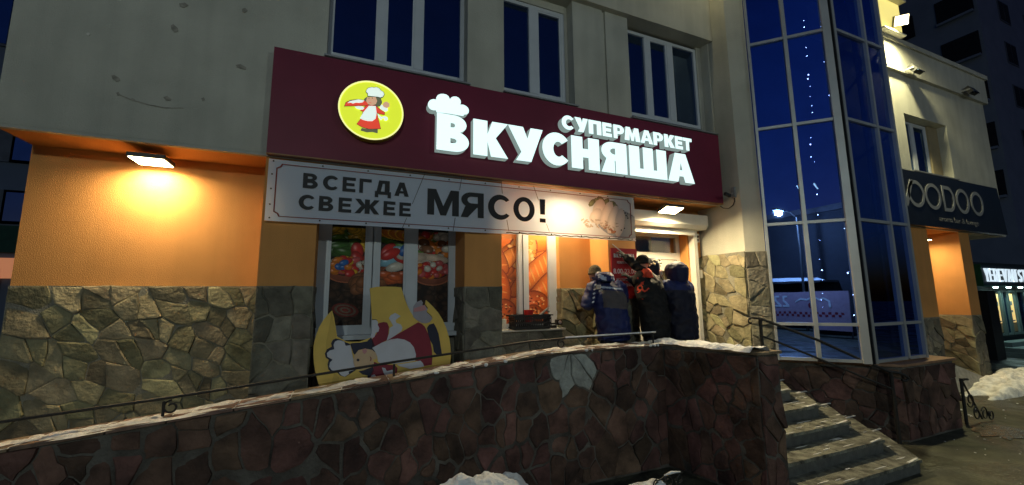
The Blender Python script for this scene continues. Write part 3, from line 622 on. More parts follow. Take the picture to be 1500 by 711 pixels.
# interior seen through the transom: a dim hall with pale panels
part('entrance_hall', mat('hall_wall', (.30, .31, .30), .9, .1), (4.0, 6.5, 7.6, 7.65, .9, 3.6), (3.9, 4.0, 5.65, 7.6, .9, 3.6), (4.0, 6.5, 5.8, 7.6, 3.45, 3.6))
part('hall_panel', mat('hall_panel', (.66, .60, .42), .8, .1), (5.25, 5.75, 7.0, 7.05, 2.9, 3.35))
part('hall_panel', mat('hall_panel_orange', (.62, .34, .16), .8, .1), (5.78, 6.4, 7.1, 7.15, 2.7, 3.42))
bx = MB(); bx.add([(4.10, 5.08, 3.44), (4.10, 5.365, 3.47), (4.10, 5.365, 3.20), (4.10, 5.14, 3.20), (4.10, 5.08, 3.26), (5.87, 5.08, 3.44), (5.87, 5.365, 3.47), (5.87, 5.365, 3.20), (5.87, 5.14, 3.20), (5.87, 5.08, 3.26)],
       [(0, 1, 2, 3, 4), (9, 8, 7, 6, 5), (0, 5, 6, 1), (1, 6, 7, 2), (2, 7, 8, 3), (3, 8, 9, 4), (4, 9, 5, 0)])
bx.build('shutter_box', M['white_plastic'], shop)
boxobj('shutter_slat', M['white_plastic'], shop, 4.16, 5.68, 5.21, 5.24, 3.10, 3.198)
MB().box(5.68, 5.715, 5.24, 5.36, .9, 3.2).box(5.725, 5.76, 5.24, 5.36, .9, 3.2).box(5.715, 5.725, 5.27, 5.36, .9, 3.2).build('shutter_rail', M['white_plastic'], shop)
kb = MB().box(5.80, 5.88, 5.30, 5.34, 3.0, 3.15).build('shutter_switch', M['white_plastic'], shop)
MB().tube([(5.84, 5.305, 3.10), (5.84, 5.285, 3.10)], .022, 12).tube([(5.84, 5.305, 3.04), (5.84, 5.29, 3.04)], .015, 12).build('key_switch', M['black'], kb)
kb = boxobj('meter_box', M['white_plastic'], shop, 5.76, 5.85, 5.26, 5.30, 2.36, 2.50)

# ================================================================== SIGNS ON THE SUPERMARKET
sb = thing('fascia_sign', (2.54, 4.8, 4.19), 'long maroon fascia board with glowing white Cyrillic letters and yellow round emblem', 'sign')
MB().box(-.80, 5.88, 4.75, 4.866, 3.59, 4.79).build('panel', M['maroon'], sb)
boxobj('edge_strip', mat('bronze_strip', (.28, .13, .04), .5, .2), sb, -.80, 5.88, 4.746, 4.80, 3.575, 3.588)
grey = emis('glowing_letter_return', (.19, .25, .235), 1.0)
MAIN = [('В', .971, 1.376), ('К', 1.432, 1.902), ('У', 1.904, 2.411), ('С', 2.402, 2.80), ('Н', 2.854, 3.317), ('Я', 3.355, 3.802), ('Ш', 3.847, 4.561), ('А', 4.581, 5.126)]
SW = {'В': .42, 'К': .40, 'У': .34, 'С': .44, 'Н': .40, 'Я': .46, 'Ш': .27, 'А': .36}
letters(sb, 'letter', MAIN, 3.822, 4.290, 4.74, .11, [M['letter_on'], grey], lambda c: SW[c], .27)
SM = [('С', 2.711, 2.902), ('У', 2.920, 3.142), ('П', 3.152, 3.368), ('Е', 3.389, 3.55), ('Р', 3.583, 3.775), ('м', 3.779, 4.073), ('А', 4.078, 4.318), ('Р', 4.328, 4.524), ('К', 4.546, 4.758), ('Е', 4.766, 4.925), ('Т', 4.932, 5.12)]
letters(sb, 'letter', SM, 4.362, 4.571, 4.74, .11, [M['letter_on'], grey], lambda c: .30 if c in 'мА' else .36, .25)
fill([[(0.958, 4.315), (0.931, 4.31), (0.901, 4.312), (0.875, 4.328), (0.861, 4.353), (0.859, 4.383), (0.87, 4.413), (0.889, 4.436), (0.923, 4.453), (0.959, 4.453), (0.96, 4.484), (0.977, 4.515), (1.013, 4.538), (1.046, 4.545), (1.08, 4.543), (1.111, 4.526), (1.128, 4.49), (1.145, 4.516), (1.172, 4.534), (1.21, 4.541), (1.241, 4.53), (1.263, 4.505), (1.269, 4.478), (1.261, 4.444), (1.297, 4.451), (1.335, 4.44), (1.364, 4.417), (1.374, 4.385), (1.368, 4.353), (1.343, 4.329), (1.308, 4.32), (1.302, 4.299), (1.134, 4.301), (0.964, 4.292)]], 'hat_emblem', [M['letter_on'], grey], sb, (0, 4.74, 0), UX, UZ, .11)
disc = fill([arc(.222, 4.187, .352, .350, 0, 360, 56)[:-1]], 'round_emblem', [M['disc_on'], mat('yellow_return', (.40, .33, .02), .6)], sb, (0, 4.75, 0), UX, UZ, .11)
rim = fill([arc(.222, 4.187, .354, .352, 0, 360, 56)[:-1], arc(.222, 4.187, .338, .336, 0, 360, 56)[:-1]], 'rim', [emis('rim_glow', (.95, .95, .35), .9)], disc, (0, 4.6399, 0), UX, UZ, .004)
E_ = lambda n, c, s=.8: emis(n, c, s)
cw, cr, ch_, cs, ck = E_('emblem_white', (.80, .93, .86)), E_('emblem_red', (.75, .06, .03)), E_('emblem_grey', (.10, .11, .06)), E_('emblem_skin', (.62, .36, .22)), E_('emblem_line', (.03, .03, .02), .3)
def emb(name, pts, m, lay): flat(disc, name, pts, 4.6385 - lay * .0022, m, .0015)
emb('tray', [(-0.071, 4.178), (-0.056, 4.232), (-0.004, 4.269), (0.075, 4.293), (0.138, 4.294), (0.178, 4.268), (0.19, 4.233), (0.079, 4.209)], ck, 0)
emb('tray', [(-0.065, 4.185), (-0.051, 4.229), (0.012, 4.265), (0.076, 4.286), (0.138, 4.287), (0.175, 4.264), (0.183, 4.236), (0.079, 4.215)], cr, 1)
emb('dish', [(-0.038, 4.22), (-0.012, 4.251), (0.076, 4.288), (0.138, 4.287), (0.123, 4.262), (0.085, 4.247), (0.053, 4.245), (0.021, 4.228), (-0.006, 4.234)], cw, 2)
emb('hair', [(0.134, 4.305), (0.159, 4.334), (0.315, 4.358), (0.334, 4.301), (0.313, 4.249), (0.268, 4.237), (0.242, 4.254), (0.179, 4.243), (0.142, 4.262)], ch_, 0)
emb('dress', [(0.097, 4.155), (0.131, 4.204), (0.173, 4.241), (0.262, 4.254), (0.32, 4.212), (0.37, 4.187), (0.364, 4.151), (0.305, 4.153), (0.283, 4.161), (0.331, 3.977), (0.203, 3.952), (0.124, 3.964), (0.065, 3.993), (0.109, 4.066), (0.127, 4.152)], ck, 1)
emb('dress', [(0.102, 4.16), (0.135, 4.201), (0.176, 4.235), (0.259, 4.246), (0.315, 4.208), (0.365, 4.183), (0.361, 4.156), (0.304, 4.159), (0.276, 4.167), (0.326, 3.982), (0.203, 3.957), (0.124, 3.97), (0.07, 3.995), (0.114, 4.065), (0.133, 4.153)], cr, 2)
emb('apron', [(0.19, 4.231), (0.263, 4.241), (0.276, 4.16), (0.268, 4.091), (0.233, 4.054), (0.183, 4.047), (0.134, 4.052), (0.101, 4.066), (0.134, 4.145)], cw, 3)
emb('face', [(0.166, 4.329), (0.259, 4.351), (0.277, 4.306), (0.265, 4.266), (0.223, 4.241), (0.179, 4.25), (0.158, 4.283)], cs, 3)
emb('eye', [(0.183, 4.325), (0.191, 4.327), (0.192, 4.318), (0.183, 4.316)], ck, 4); emb('eye', [(0.219, 4.332), (0.228, 4.334), (0.228, 4.325), (0.22, 4.323)], ck, 4); emb('mouth', [(0.188, 4.27), (0.215, 4.272), (0.215, 4.266), (0.189, 4.265)], cr, 4)
emb('hat', [(0.15, 4.41), (0.168, 4.446), (0.208, 4.467), (0.238, 4.468), (0.261, 4.478), (0.299, 4.469), (0.317, 4.444), (0.345, 4.432), (0.358, 4.401), (0.34, 4.363), (0.315, 4.347), (0.281, 4.352), (0.169, 4.339), (0.168, 4.373), (0.149, 4.388)], ck, 1)
emb('hat', [(0.156, 4.412), (0.174, 4.441), (0.21, 4.46), (0.238, 4.46), (0.262, 4.471), (0.294, 4.462), (0.312, 4.439), (0.34, 4.426), (0.351, 4.399), (0.335, 4.368), (0.31, 4.355), (0.281, 4.359), (0.175, 4.348), (0.174, 4.378), (0.156, 4.391)], cw, 4)
emb('cuff', [(0.039, 4.194), (0.082, 4.208), (0.125, 4.21), (0.142, 4.195), (0.126, 4.172), (0.093, 4.171), (0.064, 4.173)], cw, 3)
emb('cuff', [(0.31, 4.25), (0.329, 4.272), (0.357, 4.26), (0.392, 4.244), (0.4, 4.215), (0.376, 4.192), (0.349, 4.199), (0.311, 4.218)], cw, 3)
emb('hand', [(0.339, 4.284), (0.362, 4.311), (0.39, 4.318), (0.4, 4.304), (0.418, 4.302), (0.41, 4.281), (0.42, 4.268), (0.405, 4.254), (0.387, 4.239), (0.358, 4.242), (0.34, 4.255)], cs, 4)
emb('ribbon', [(0.283, 4.157), (0.328, 4.12), (0.368, 4.138), (0.396, 4.128), (0.403, 4.103), (0.383, 4.083), (0.356, 4.088), (0.369, 4.108), (0.345, 4.108), (0.326, 4.079), (0.301, 4.108)], cw, 3)
emb('shoe', [(0.125, 3.957), (0.154, 3.955), (0.236, 3.957), (0.296, 3.972), (0.296, 3.92), (0.237, 3.926), (0.182, 3.913), (0.11, 3.924)], ch_, 1)

# ---- cloth banner
bn = thing('cloth_banner', (2.0, 4.84, 2.87), 'pale cloth banner with black Cyrillic lettering and red border, hung under the maroon fascia', 'banner')
bw, bh = 500, 62
im = paint_grid(bw, bh, (.74, .83, .98))
R = np.random.RandomState(1)
def bxp(x): return (x + .785) / (4.07 + .785) * bw
def bzp(z): return (z - 2.875) / (3.55 - 2.875) * bh
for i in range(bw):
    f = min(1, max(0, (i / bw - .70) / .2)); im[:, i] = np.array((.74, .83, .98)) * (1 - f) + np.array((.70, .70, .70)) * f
# raw chicken fillets with herbs
ell(im, bxp(3.78), bzp(3.12), 44, 20, -8, (.40, .42, .44), .15, (.30, .33, .38), 0)
for x, z, a in ((3.38, 3.44, 10), (3.46, 3.47, -20), (3.55, 3.44, 30), (3.66, 3.42, 0), (3.30, 3.40, 40), (3.72, 3.38, -40)): ell(im, bxp(x), bzp(z), 7, 3.5, a, (.30, .30, .14), .6, None, .05)
for x, z, rx, ry, a in ((3.42, 3.28, 17, 10, 70), (3.55, 3.25, 19, 8, 60), (3.66, 3.18, 20, 8, 65), (3.78, 3.14, 19, 8, 75), (3.36, 3.22, 12, 7, 40)):
    ell(im, bxp(x), bzp(z), rx * 1.08, ry * 1.12, a, (.82, .72, .62), .2, None, 0); ell(im, bxp(x), bzp(z), rx, ry, a, (.90, .80, .72), .22, None, .04)
for x, z, a in ((3.60, 3.03, -20), (3.66, 2.99, 15), (3.52, 3.06, 40)): ell(im, bxp(x), bzp(z), 5, 2.0, a, (.50, .20, .10), .5, None, .05)
for k in range(30): ell(im, bxp(R.uniform(3.1, 3.75)), bzp(3.16 - R.uniform(0, .12)), 3, 1, R.uniform(-40, 40), (.60, .50, .40), .3, None, 0)
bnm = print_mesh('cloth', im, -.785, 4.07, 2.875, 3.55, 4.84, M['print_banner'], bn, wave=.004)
blk = bpy.data.materials.new('black_banner_ink'); blk.use_nodes = True
_n = blk.node_tree.nodes; _l = blk.node_tree.links; _b = _n['Principled BSDF']; _b.inputs['Base Color'].default_value = (.006, .007, .010, 1); _b.inputs['Roughness'].default_value = .6
_t = _n.new('ShaderNodeBsdfTransparent'); _t.inputs['Color'].default_value = (.55, .30, .16, 1); _ms = _n.new('ShaderNodeMixShader'); _ms.inputs[0].default_value = .10
_l.new(_b.outputs[0], _ms.inputs[1]); _l.new(_t.outputs[0], _ms.inputs[2]); _l.new(_ms.outputs[0], _n['Material Output'].inputs['Surface'])
def bl(spec, z0, z1, s, t): letters(bn, 'letter', spec, z0, z1, 4.833, .002, [blk], s, t)
bl([('В', -.447, -.300), ('С', -.249, -.097), ('Е', -.047, .090), ('Г', .132, .263), ('Д', .303, .484), ('А', .523, .690)], 3.259, 3.427, .30, .21)
bl([('С', -.477, -.325), ('В', -.278, -.132), ('Е', -.078, .057), ('Ж', .093, .359), ('Е', .405, .538), ('Е', .585, .719)], 3.017, 3.184, .30, .21)
bl([('М', .914, 1.31)], 3.061, 3.386, .215, .2); bl([('Я', 1.341, 1.64)], 3.061, 3.386, .27, .19); bl([('С', 1.699, 1.998), ('О', 2.055, 2.37)], 3.056, 3.392, .27, .19); bl([('!', 2.446, 2.534)], 3.061, 3.386, .3, .2)
redm = mat('dark_red_border_ink', (.20, .015, .02), .6, .1)
def frame_loop(i, c): 
    x0, x1, z0, z1 = -.785 + i, 4.07 - i, 2.875 + i * .62, 3.55 - i * .62
    return [(x0 + c, z0), (x1 - c, z0), (x1 - c * .7, z0 + c * .6), (x1, z0 + c), (x1, z1 - c), (x1 - c * .7, z1 - c * .6), (x1 - c, z1), (x0 + c, z1), (x0 + c * .7, z1 - c * .6), (x0, z1 - c), (x0, z0 + c), (x0 + c * .7, z0 + c * .6)]
fill([frame_loop(.075, .05), frame_loop(.088, .05)], 'border', [redm], bn, (0, 4.8335, 0), UX, UZ, .0015)
thin = mat('thin_print_line', (.05, .06, .09), .7, .1)
for pts in ([(0.856, 3.518), (0.862, 3.519), (0.785, 3.305), (0.78, 3.304)], [(0.87, 3.56), (0.877, 3.561), (0.737, 3.175), (0.731, 3.174)], [(0.67, 3.0), (0.676, 3.0), (0.629, 2.875), (0.623, 2.875)], [(1.341, 3.572), (1.347, 3.572), (1.322, 3.405), (1.316, 3.404)],
            [(1.26, 3.043), (1.268, 3.043), (1.244, 2.875), (1.237, 2.875)], [(1.884, 3.579), (1.889, 3.58), (1.902, 3.412), (1.895, 3.411)], [(1.957, 3.062), (1.964, 3.062), (1.991, 2.917), (1.984, 2.917)], [(2.356, 3.561), (2.363, 3.562), (2.434, 3.367), (2.428, 3.366)], [(2.545, 3.046), (2.55, 3.047), (2.592, 2.94), (2.585, 2.94)]):
    fill([pts], 'print_line', [thin], bn, (0, 4.8338, 0), UX, UZ, .001)
for x in [-.74 + .48 * k for k in range(11)]:
    for z in (2.905, 3.525):
        MB().tube([(x, 4.832, z), (x, 4.828, z)], .009, 8).build('eyelet', M['black'], bn)
for z in (3.05, 3.22, 3.38): MB().tube([(-.745, 4.832, z), (-.745, 4.828, z)], .009, 8).build('eyelet', M['black'], bn)
for x, z, r in ((3.86, 3.33, .007), (3.885, 3.295, .012), (3.90, 3.26, .011), (3.92, 3.25, .009), (3.93, 3.285, .009), (3.93, 3.22, .012), (3.86, 3.06, .011), (3.80, 3.03, .012), (3.99, 3.30, .007), (4.01, 3.27, .007)):
    MB().tube([(x, 4.832, z), (x, 4.829, z)], r, 8).build('hole', M['black'], bn)
# lashing cord along the lower hem
MB().tube([(1.95 + 2.05 * k / 40, 4.826, 2.893 + .006 * math.sin(k * 1.9) - .002 * math.sin(k * .5)) for k in range(41)], .007, 6).build('cord', M['iron'], bn)

# ---- red opening-hours plate on the pier
rs = thing('opening_hours_sign', (3.86, 4.86, 2.05), 'red plate with white opening hours on the pier beside the entrance', 'sign')
MB().box(3.62, 4.09, 4.862, 4.873, 2.02, 2.76).build('plate', mat('red_plate', (.42, .012, .018), .5, .1), rs)
wm = mat('white_ink', (.75, .72, .70), .6, .05)
letters(rs, 'letter', [(c, 3.665 + .048 * k, 3.705 + .048 * k) for k, c in enumerate('ВКУСНЯША')], 2.62, 2.68, 4.8615, .002, [wm], .36, .26)
text(rs, 'lettering', 'РЕЖИМ РАБОТЫ', (3.72, 4.8605, 2.53), .05, wm, .28)
text(rs, 'lettering', '8.00-23.00', (3.65, 4.8605, 2.385), .10, wm, .41)
text(rs, 'lettering', 'БЕЗ ПЕРЕРЫВА', (3.70, 4.8605, 2.28), .05, wm, .30)
text(rs, 'lettering', 'И ВЫХОДНЫХ', (3.70, 4.8605, 2.20), .05, wm, .28)

# ================================================================== FALLEN CUT-OUT BOARD (leans in the window bay)
bd_ = thing('cutout_board', (.48, 4.8, .9), 'broken yellow round cut-out board of a cook lying on its side against the candy window', 'board')
LK = .3; UL = Vector((0, LK, 1))
def lean(name, pts, m, lay, ext=.003, parent=bd_):
    o = fill([pts], name, [m], parent, (0, 4.7 - LK * 1.0 - (.033 + lay * .0028 if name != 'board' or lay else 0), 0), UX, tuple(UL), ext); return o
yb = mat('faded_yellow_board', (.74, .50, .10), .6, .14, 3); mar = mat('maroon_board_paint', (.22, .012, .03), .6, .12); wb = mat('white_board_paint', (.56, .57, .62), .6, .08); nb = mat('navy_board_paint', (.012, .014, .035), .6, .1); skb = mat('skin_board_paint', (.60, .42, .25), .6, .08); pk = mat('pink_board_paint', (.55, .25, .25), .6, .1); yb2 = mat('darker_yellow_board', (.62, .41, .08), .6, .1)  # last one: second, darker yellow for some board panels
base = lean('board', [(-0.098, 1.909), (-0.139, 1.863), (-0.179, 1.805), (-0.212, 1.737), (-0.231, 1.675), (-0.245, 1.605), (-0.251, 1.544), (-0.247, 1.466), (-0.236, 1.381), (-0.215, 1.288), (-0.183, 1.187), (-0.143, 1.086), (-0.082, 1.009), (0.035, 0.958), (0.356, 0.926), (0.713, 0.907), (1.017, 0.946), (1.133, 1.078), (1.192, 1.221), (1.217, 1.351), (1.218, 1.467), (1.209, 1.566), (1.182, 1.677), (1.141, 1.779), (1.092, 1.863), (1.032, 1.936), (0.981, 1.989), (0.948, 2.019), (0.938, 1.969), (0.968, 1.931), (0.952, 1.884), (1.006, 1.834), (1.02, 1.803), (0.989, 1.764), (0.941, 1.747), (0.89, 1.753), (0.845, 1.772), (0.8, 1.823), (0.763, 1.88), (0.728, 1.952), (0.697, 2.034), (0.677, 2.107), (0.658, 2.173), (0.573, 2.18), (0.473, 2.182), (0.375, 2.179), (0.298, 2.163), (0.309, 2.068), (0.317, 1.969), (0.329, 1.809), (0.379, 1.807), (0.393, 1.753), (0.344, 1.642), (0.317, 1.61), (0.209, 1.574), (0.129, 1.575), (0.072, 1.581), (0.013, 1.611), (-0.026, 1.636), (-0.045, 1.731), (-0.068, 1.839), (-0.091, 1.914)], yb, 0, .03)
lean('board', [(0.793, 1.951), (0.831, 2.002), (0.89, 2.026), (0.91, 1.996), (0.901, 1.968), (0.934, 1.959), (0.964, 1.917), (0.948, 1.884), (1.002, 1.834), (1.015, 1.803), (0.985, 1.768), (0.939, 1.753), (0.89, 1.757), (0.83, 1.794), (0.79, 1.83), (0.787, 1.89)], mat('greyish_board_paint', (.36, .33, .36), .6, .15), 1)
lean('board', [(0.803, 1.93), (0.928, 1.969), (0.946, 1.907), (0.873, 1.894), (0.795, 1.89)], pk, 2)
lean('figure_hat', [(-0.039, 1.626), (-0.065, 1.614), (-0.083, 1.579), (-0.075, 1.544), (-0.119, 1.52), (-0.138, 1.477), (-0.126, 1.437), (-0.096, 1.414), (-0.106, 1.372), (-0.096, 1.321), (-0.064, 1.29), (-0.005, 1.281), (0.025, 1.25), (0.073, 1.236), (0.109, 1.255), (0.173, 1.293), (0.133, 1.453), (0.103, 1.565), (0.062, 1.581), (0.013, 1.611)], nb, 1)
lean('figure_hat', [(-0.016, 1.607), (-0.046, 1.594), (-0.058, 1.561), (-0.048, 1.516), (-0.093, 1.506), (-0.119, 1.481), (-0.112, 1.446), (-0.059, 1.412), (-0.083, 1.388), (-0.089, 1.346), (-0.062, 1.31), (-0.004, 1.296), (0.035, 1.252), (0.069, 1.238), (0.109, 1.264), (0.101, 1.285), (0.17, 1.3), (0.133, 1.453), (0.109, 1.55), (0.063, 1.545), (0.047, 1.589), (0.014, 1.602)], wb, 2)
lean('figure_hair', [(0.106, 1.565), (0.129, 1.571), (0.209, 1.571), (0.281, 1.58), (0.323, 1.621), (0.346, 1.568), (0.38, 1.493), (0.393, 1.438), (0.365, 1.466), (0.265, 1.508), (0.194, 1.494), (0.158, 1.448), (0.143, 1.466)], nb, 1)
lean('figure_hair', [(0.2, 1.281), (0.252, 1.288), (0.346, 1.316), (0.357, 1.28), (0.337, 1.212), (0.309, 1.177), (0.29, 1.195), (0.294, 1.233), (0.245, 1.245)], nb, 1)
lean('figure_face', [(0.143, 1.379), (0.155, 1.445), (0.194, 1.492), (0.265, 1.506), (0.338, 1.488), (0.384, 1.442), (0.385, 1.393), (0.348, 1.39), (0.356, 1.351), (0.335, 1.317), (0.279, 1.3), (0.217, 1.294), (0.173, 1.302), (0.155, 1.338)], skb, 2)
for p in ([(0.179, 1.403), (0.193, 1.409), (0.207, 1.399), (0.207, 1.385), (0.194, 1.379), (0.179, 1.387)], [(0.202, 1.324), (0.216, 1.33), (0.229, 1.322), (0.227, 1.312), (0.215, 1.309), (0.204, 1.314)]): lean('figure_eye', p, nb, 3)
lean('figure_mouth', [(0.312, 1.428), (0.33, 1.406), (0.329, 1.384), (0.316, 1.371), (0.321, 1.399)], mar, 3); lean('figure_cheek', [(0.233, 1.501), (0.278, 1.504), (0.282, 1.471), (0.257, 1.449), (0.239, 1.468)], pk, 3)
lean('figure_sleeve', [(0.362, 1.735), (0.403, 1.772), (0.456, 1.784), (0.494, 1.775), (0.515, 1.726), (0.509, 1.654), (0.494, 1.583), (0.438, 1.56), (0.337, 1.51), (0.33, 1.596), (0.381, 1.659)], mar, 1)
lean('figure_cuff', [(0.329, 1.807), (0.372, 1.81), (0.395, 1.782), (0.391, 1.753), (0.409, 1.718), (0.4, 1.681), (0.37, 1.667), (0.359, 1.626), (0.33, 1.609), (0.317, 1.628), (0.333, 1.68)], wb, 2)
lean('figure_ribbon', [(0.513, 1.823), (0.533, 1.856), (0.583, 1.882), (0.646, 1.843), (0.611, 1.82), (0.587, 1.801), (0.595, 1.77), (0.645, 1.749), (0.664, 1.715), (0.652, 1.677), (0.586, 1.632), (0.487, 1.576), (0.517, 1.663), (0.521, 1.714), (0.561, 1.738), (0.54, 1.777)], wb, 2)
lean('figure_dress', [(0.487, 1.58), (0.688, 1.685), (0.845, 1.768), (0.889, 1.749), (0.921, 1.716), (0.957, 1.636), (0.98, 1.557), (0.995, 1.46), (0.997, 1.365), (0.987, 1.291), (0.886, 1.285), (0.857, 1.34), (0.802, 1.349), (0.763, 1.491), (0.686, 1.57)], mar, 1)
lean('figure_apron', [(0.337, 1.51), (0.438, 1.56), (0.532, 1.589), (0.609, 1.597), (0.686, 1.58), (0.748, 1.545), (0.79, 1.49), (0.81, 1.413), (0.8, 1.349), (0.683, 1.337), (0.569, 1.33), (0.44, 1.342), (0.398, 1.362), (0.39, 1.42), (0.365, 1.472)], wb, 2)
lean('figure_ribbon', [(0.597, 1.322), (0.682, 1.326), (0.798, 1.336), (0.857, 1.346), (0.885, 1.316), (0.898, 1.282), (0.835, 1.274), (0.739, 1.268), (0.635, 1.3)], wb, 2)
lean('figure_sleeve', [(0.358, 1.365), (0.403, 1.344), (0.495, 1.327), (0.579, 1.315), (0.606, 1.284), (0.599, 1.236), (0.569, 1.212), (0.495, 1.195), (0.396, 1.187), (0.316, 1.214), (0.341, 1.264)], mar, 1)
lean('figure_hand', [(0.44, 1.301), (0.473, 1.293), (0.492, 1.262), (0.517, 1.265), (0.55, 1.272), (0.565, 1.244), (0.554, 1.21), (0.514, 1.195), (0.473, 1.219), (0.455, 1.256)], wb, 2)
lean('figure_cuff', [(0.32, 1.2), (0.337, 1.233), (0.365, 1.238), (0.383, 1.209), (0.38, 1.178), (0.325, 1.176)], wb, 2)
lean('figure_shoe', [(0.945, 1.699), (0.975, 1.738), (1.03, 1.75), (1.057, 1.701), (1.081, 1.631), (1.093, 1.542), (1.103, 1.454), (1.111, 1.381), (1.068, 1.376), (1.016, 1.43), (1.007, 1.507), (0.975, 1.567), (0.957, 1.636)], nb, 2)
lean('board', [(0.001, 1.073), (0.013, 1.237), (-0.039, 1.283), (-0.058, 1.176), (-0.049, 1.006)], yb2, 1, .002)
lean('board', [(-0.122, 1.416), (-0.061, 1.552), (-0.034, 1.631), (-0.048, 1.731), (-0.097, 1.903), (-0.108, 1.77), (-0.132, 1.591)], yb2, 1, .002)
tag(boxobj('yellow_strip', yb, None, 1.36, 1.435, 4.72, 4.74, .86, 1.32), 'short yellow board strip leaning beside the broken cook board', 'board')
tag(boxobj('maroon_strip', mar, None, 1.27, 1.345, 4.74, 4.76, .86, 1.31), 'short maroon board strip between the cook board and the yellow strip', 'board')
pl = MB(); pl.obox((.93, 4.55, 1.245), (1, 0, .03), .26, (0, 1, 0), .04, (-.03, 0, 1), .02); tag(pl.build('wooden_plank', mat('pale_board', (.42, .34, .22), .7, .15)), 'pale wooden plank lying in front of the broken cook board', 'plank')

# ================================================================== GLASS STAIR TOWER
tw = thing('glass_tower', (7.0, 4.2, 0), 'faceted blue mirror-glass stair tower with pale metal mullions beside the entrance', 'tower')
pil = MB().prism([(5.97, 4.50), (6.17, 4.30), (6.31, 4.44), (6.31, 5.65), (5.97, 5.65)], .85, 10.6).build('pillar', M['cream'], tw)
pc = MB().box(5.955, 5.9685, 4.505, 5.36, .85, 2.755).build('stone_cladding', M['mortar'], tw)
flagstones(pc, (5.955, 5.36, 0), (0, -1, 0), UZ, rect(0, .855, .9, 2.755), .23, M['stone'], 31, .014, .012, sharp=True)
r2 = 2 ** -.5
pc2 = MB().add([(5.965, 4.485, .85), (6.165, 4.285, .85), (6.165, 4.285, 2.745), (5.965, 4.485, 2.745), (5.99, 4.51, .85), (6.19, 4.31, .85), (6.19, 4.31, 2.745), (5.99, 4.51, 2.745)], [(0, 1, 2, 3), (3, 2, 6, 7), (0, 3, 7, 4), (1, 5, 6, 2), (0, 4, 5, 1)]).build('stone_cladding', M['mortar'], tw)
flagstones(pc2, (5.955, 4.495, 0), (r2, -r2, 0), UZ, rect(0, .285, .9, 2.745), .21, M['stone_shade'], 32, .016, .02)
# plinth
PL = [(6.10, 4.65), (7.41, 3.34), (8.87, 3.34), (8.87, 5.0), (6.10, 5.0)]
pn = MB().prism(PL, 0, 1.02).build('plinth', M['mortar_r'], tw)
flagstones(pn, (6.10, 4.65, 0), (r2, -r2, 0), UZ, rect(0, 1.852, 0.02, .985), .26, M['stone_r'], 33, .02, .02)
flagstones(pn, (0, 3.34, 0), UX, UZ, rect(7.41, 8.87, 0.02, .985), .26, M['stone_r'], 34, .02, .02)
MB().prism([(6.06, 4.63), (7.395, 3.30), (8.905, 3.30), (8.905, 4.868), (6.315, 4.868), (6.315, 4.66)], 1.02, 1.055).build('ledge', mat('brown_ledge_tile', (.30, .17, .10), .6, .3, 8), tw)
A = Vector((6.17, 4.30, 0)); B = Vector((7.0, 3.47, 0)); Cc = Vector((8.43, 3.47, 0)); Dd = Vector((9.83, 4.87, 0))
zs = [1.10, 1.615, 3.16, 4.75, 6.25, 7.8, 9.4]
faces = [(A, B, [0, .47, 1]), (B, Cc, [0, .625, 1]), (Cc, Dd, [0, .5, 1])]
for (p, q, ts) in faces:
    d = (q - p).normalized(); L = (q - p).length; nrm = Vector((d.y, -d.x, 0)); up = Vector((0, 0, 1))
    for i in range(len(ts) - 1):
        for k in range(len(zs) - 1):
            a = p + d * (L * ts[i]); b = p + d * (L * ts[i + 1]); o = nrm * .0
            tiltn = nrm * random.Random(i * 7 + k).uniform(-.003, .003)
            MB().add([a + up * zs[k], b + up * zs[k], b + up * zs[k + 1] + tiltn, a + up * zs[k + 1] + tiltn], [(0, 1, 2, 3)]).build('pane', M['glass_tower'], tw, fix=False)
    for t in ts[1:-1]:
        m = MB().obox(p + d * (L * t) + up * 5.25 + nrm * .012, d, .026, nrm, .03, up, 4.15).build('mullion', M['silver'], tw)
    for z in zs:
        for i in range(len(ts) - 1):
            a = L * ts[i] + .028; b = L * ts[i + 1] - .028
            MB().obox(p + d * ((a + b) / 2) + up * z + nrm * .010, d, (b - a) / 2, nrm, .024, up, .022).build('transom', M['silver'], tw)
# corner posts (double profile) and end posts
MB().obox(B + Vector((-.045, .045, 5.24)) + Vector((-.012, -.012, 0)), (1, -1, 0) @ Matrix.Identity(3) if False else Vector((r2, -r2, 0)), .05, Vector((-r2, -r2, 0)), .035, (0, 0, 1), 4.17).build('corner_post', M['silver'], tw)
MB().obox(B + Vector((.045, -.012, 5.24)), (1, 0, 0), .030, (0, -1, 0), .032, (0, 0, 1), 4.17).build('corner_post', M['silver'], tw)
MB().obox(B + Vector((.002, -.02, 5.24)), (1, 0, 0), .010, (0, 1, 0), .016, (0, 0, 1), 4.17).build('corner_seal', M['dark'], tw)
MB().obox(A + Vector((.012, -.03, 5.24)), Vector((r2, -r2, 0)), .018, Vector((-r2, -r2, 0)), .028, (0, 0, 1), 4.17).build('end_post', M['silver'], tw)
MB().obox(Cc + Vector((-.03, -.012, 5.24)), (1, 0, 0), .028, (0, -1, 0), .032, (0, 0, 1), 4.17).build('end_post', M['silver'], tw)
MB().prism([(6.15, 4.33), (7.0, 3.42), (8.45, 3.42), (9.85, 4.86), (6.32, 4.86)], 9.43, 9.7).build('roof', M['silver'], tw)
MB().box(6.32, 9.8, 4.80, 4.86, 1.06, 9.4).build('inner_wall', M['dark'], tw)
bulb = emis('tiny_bluish_bulbs', (.45, .62, 1.0), 38.0)
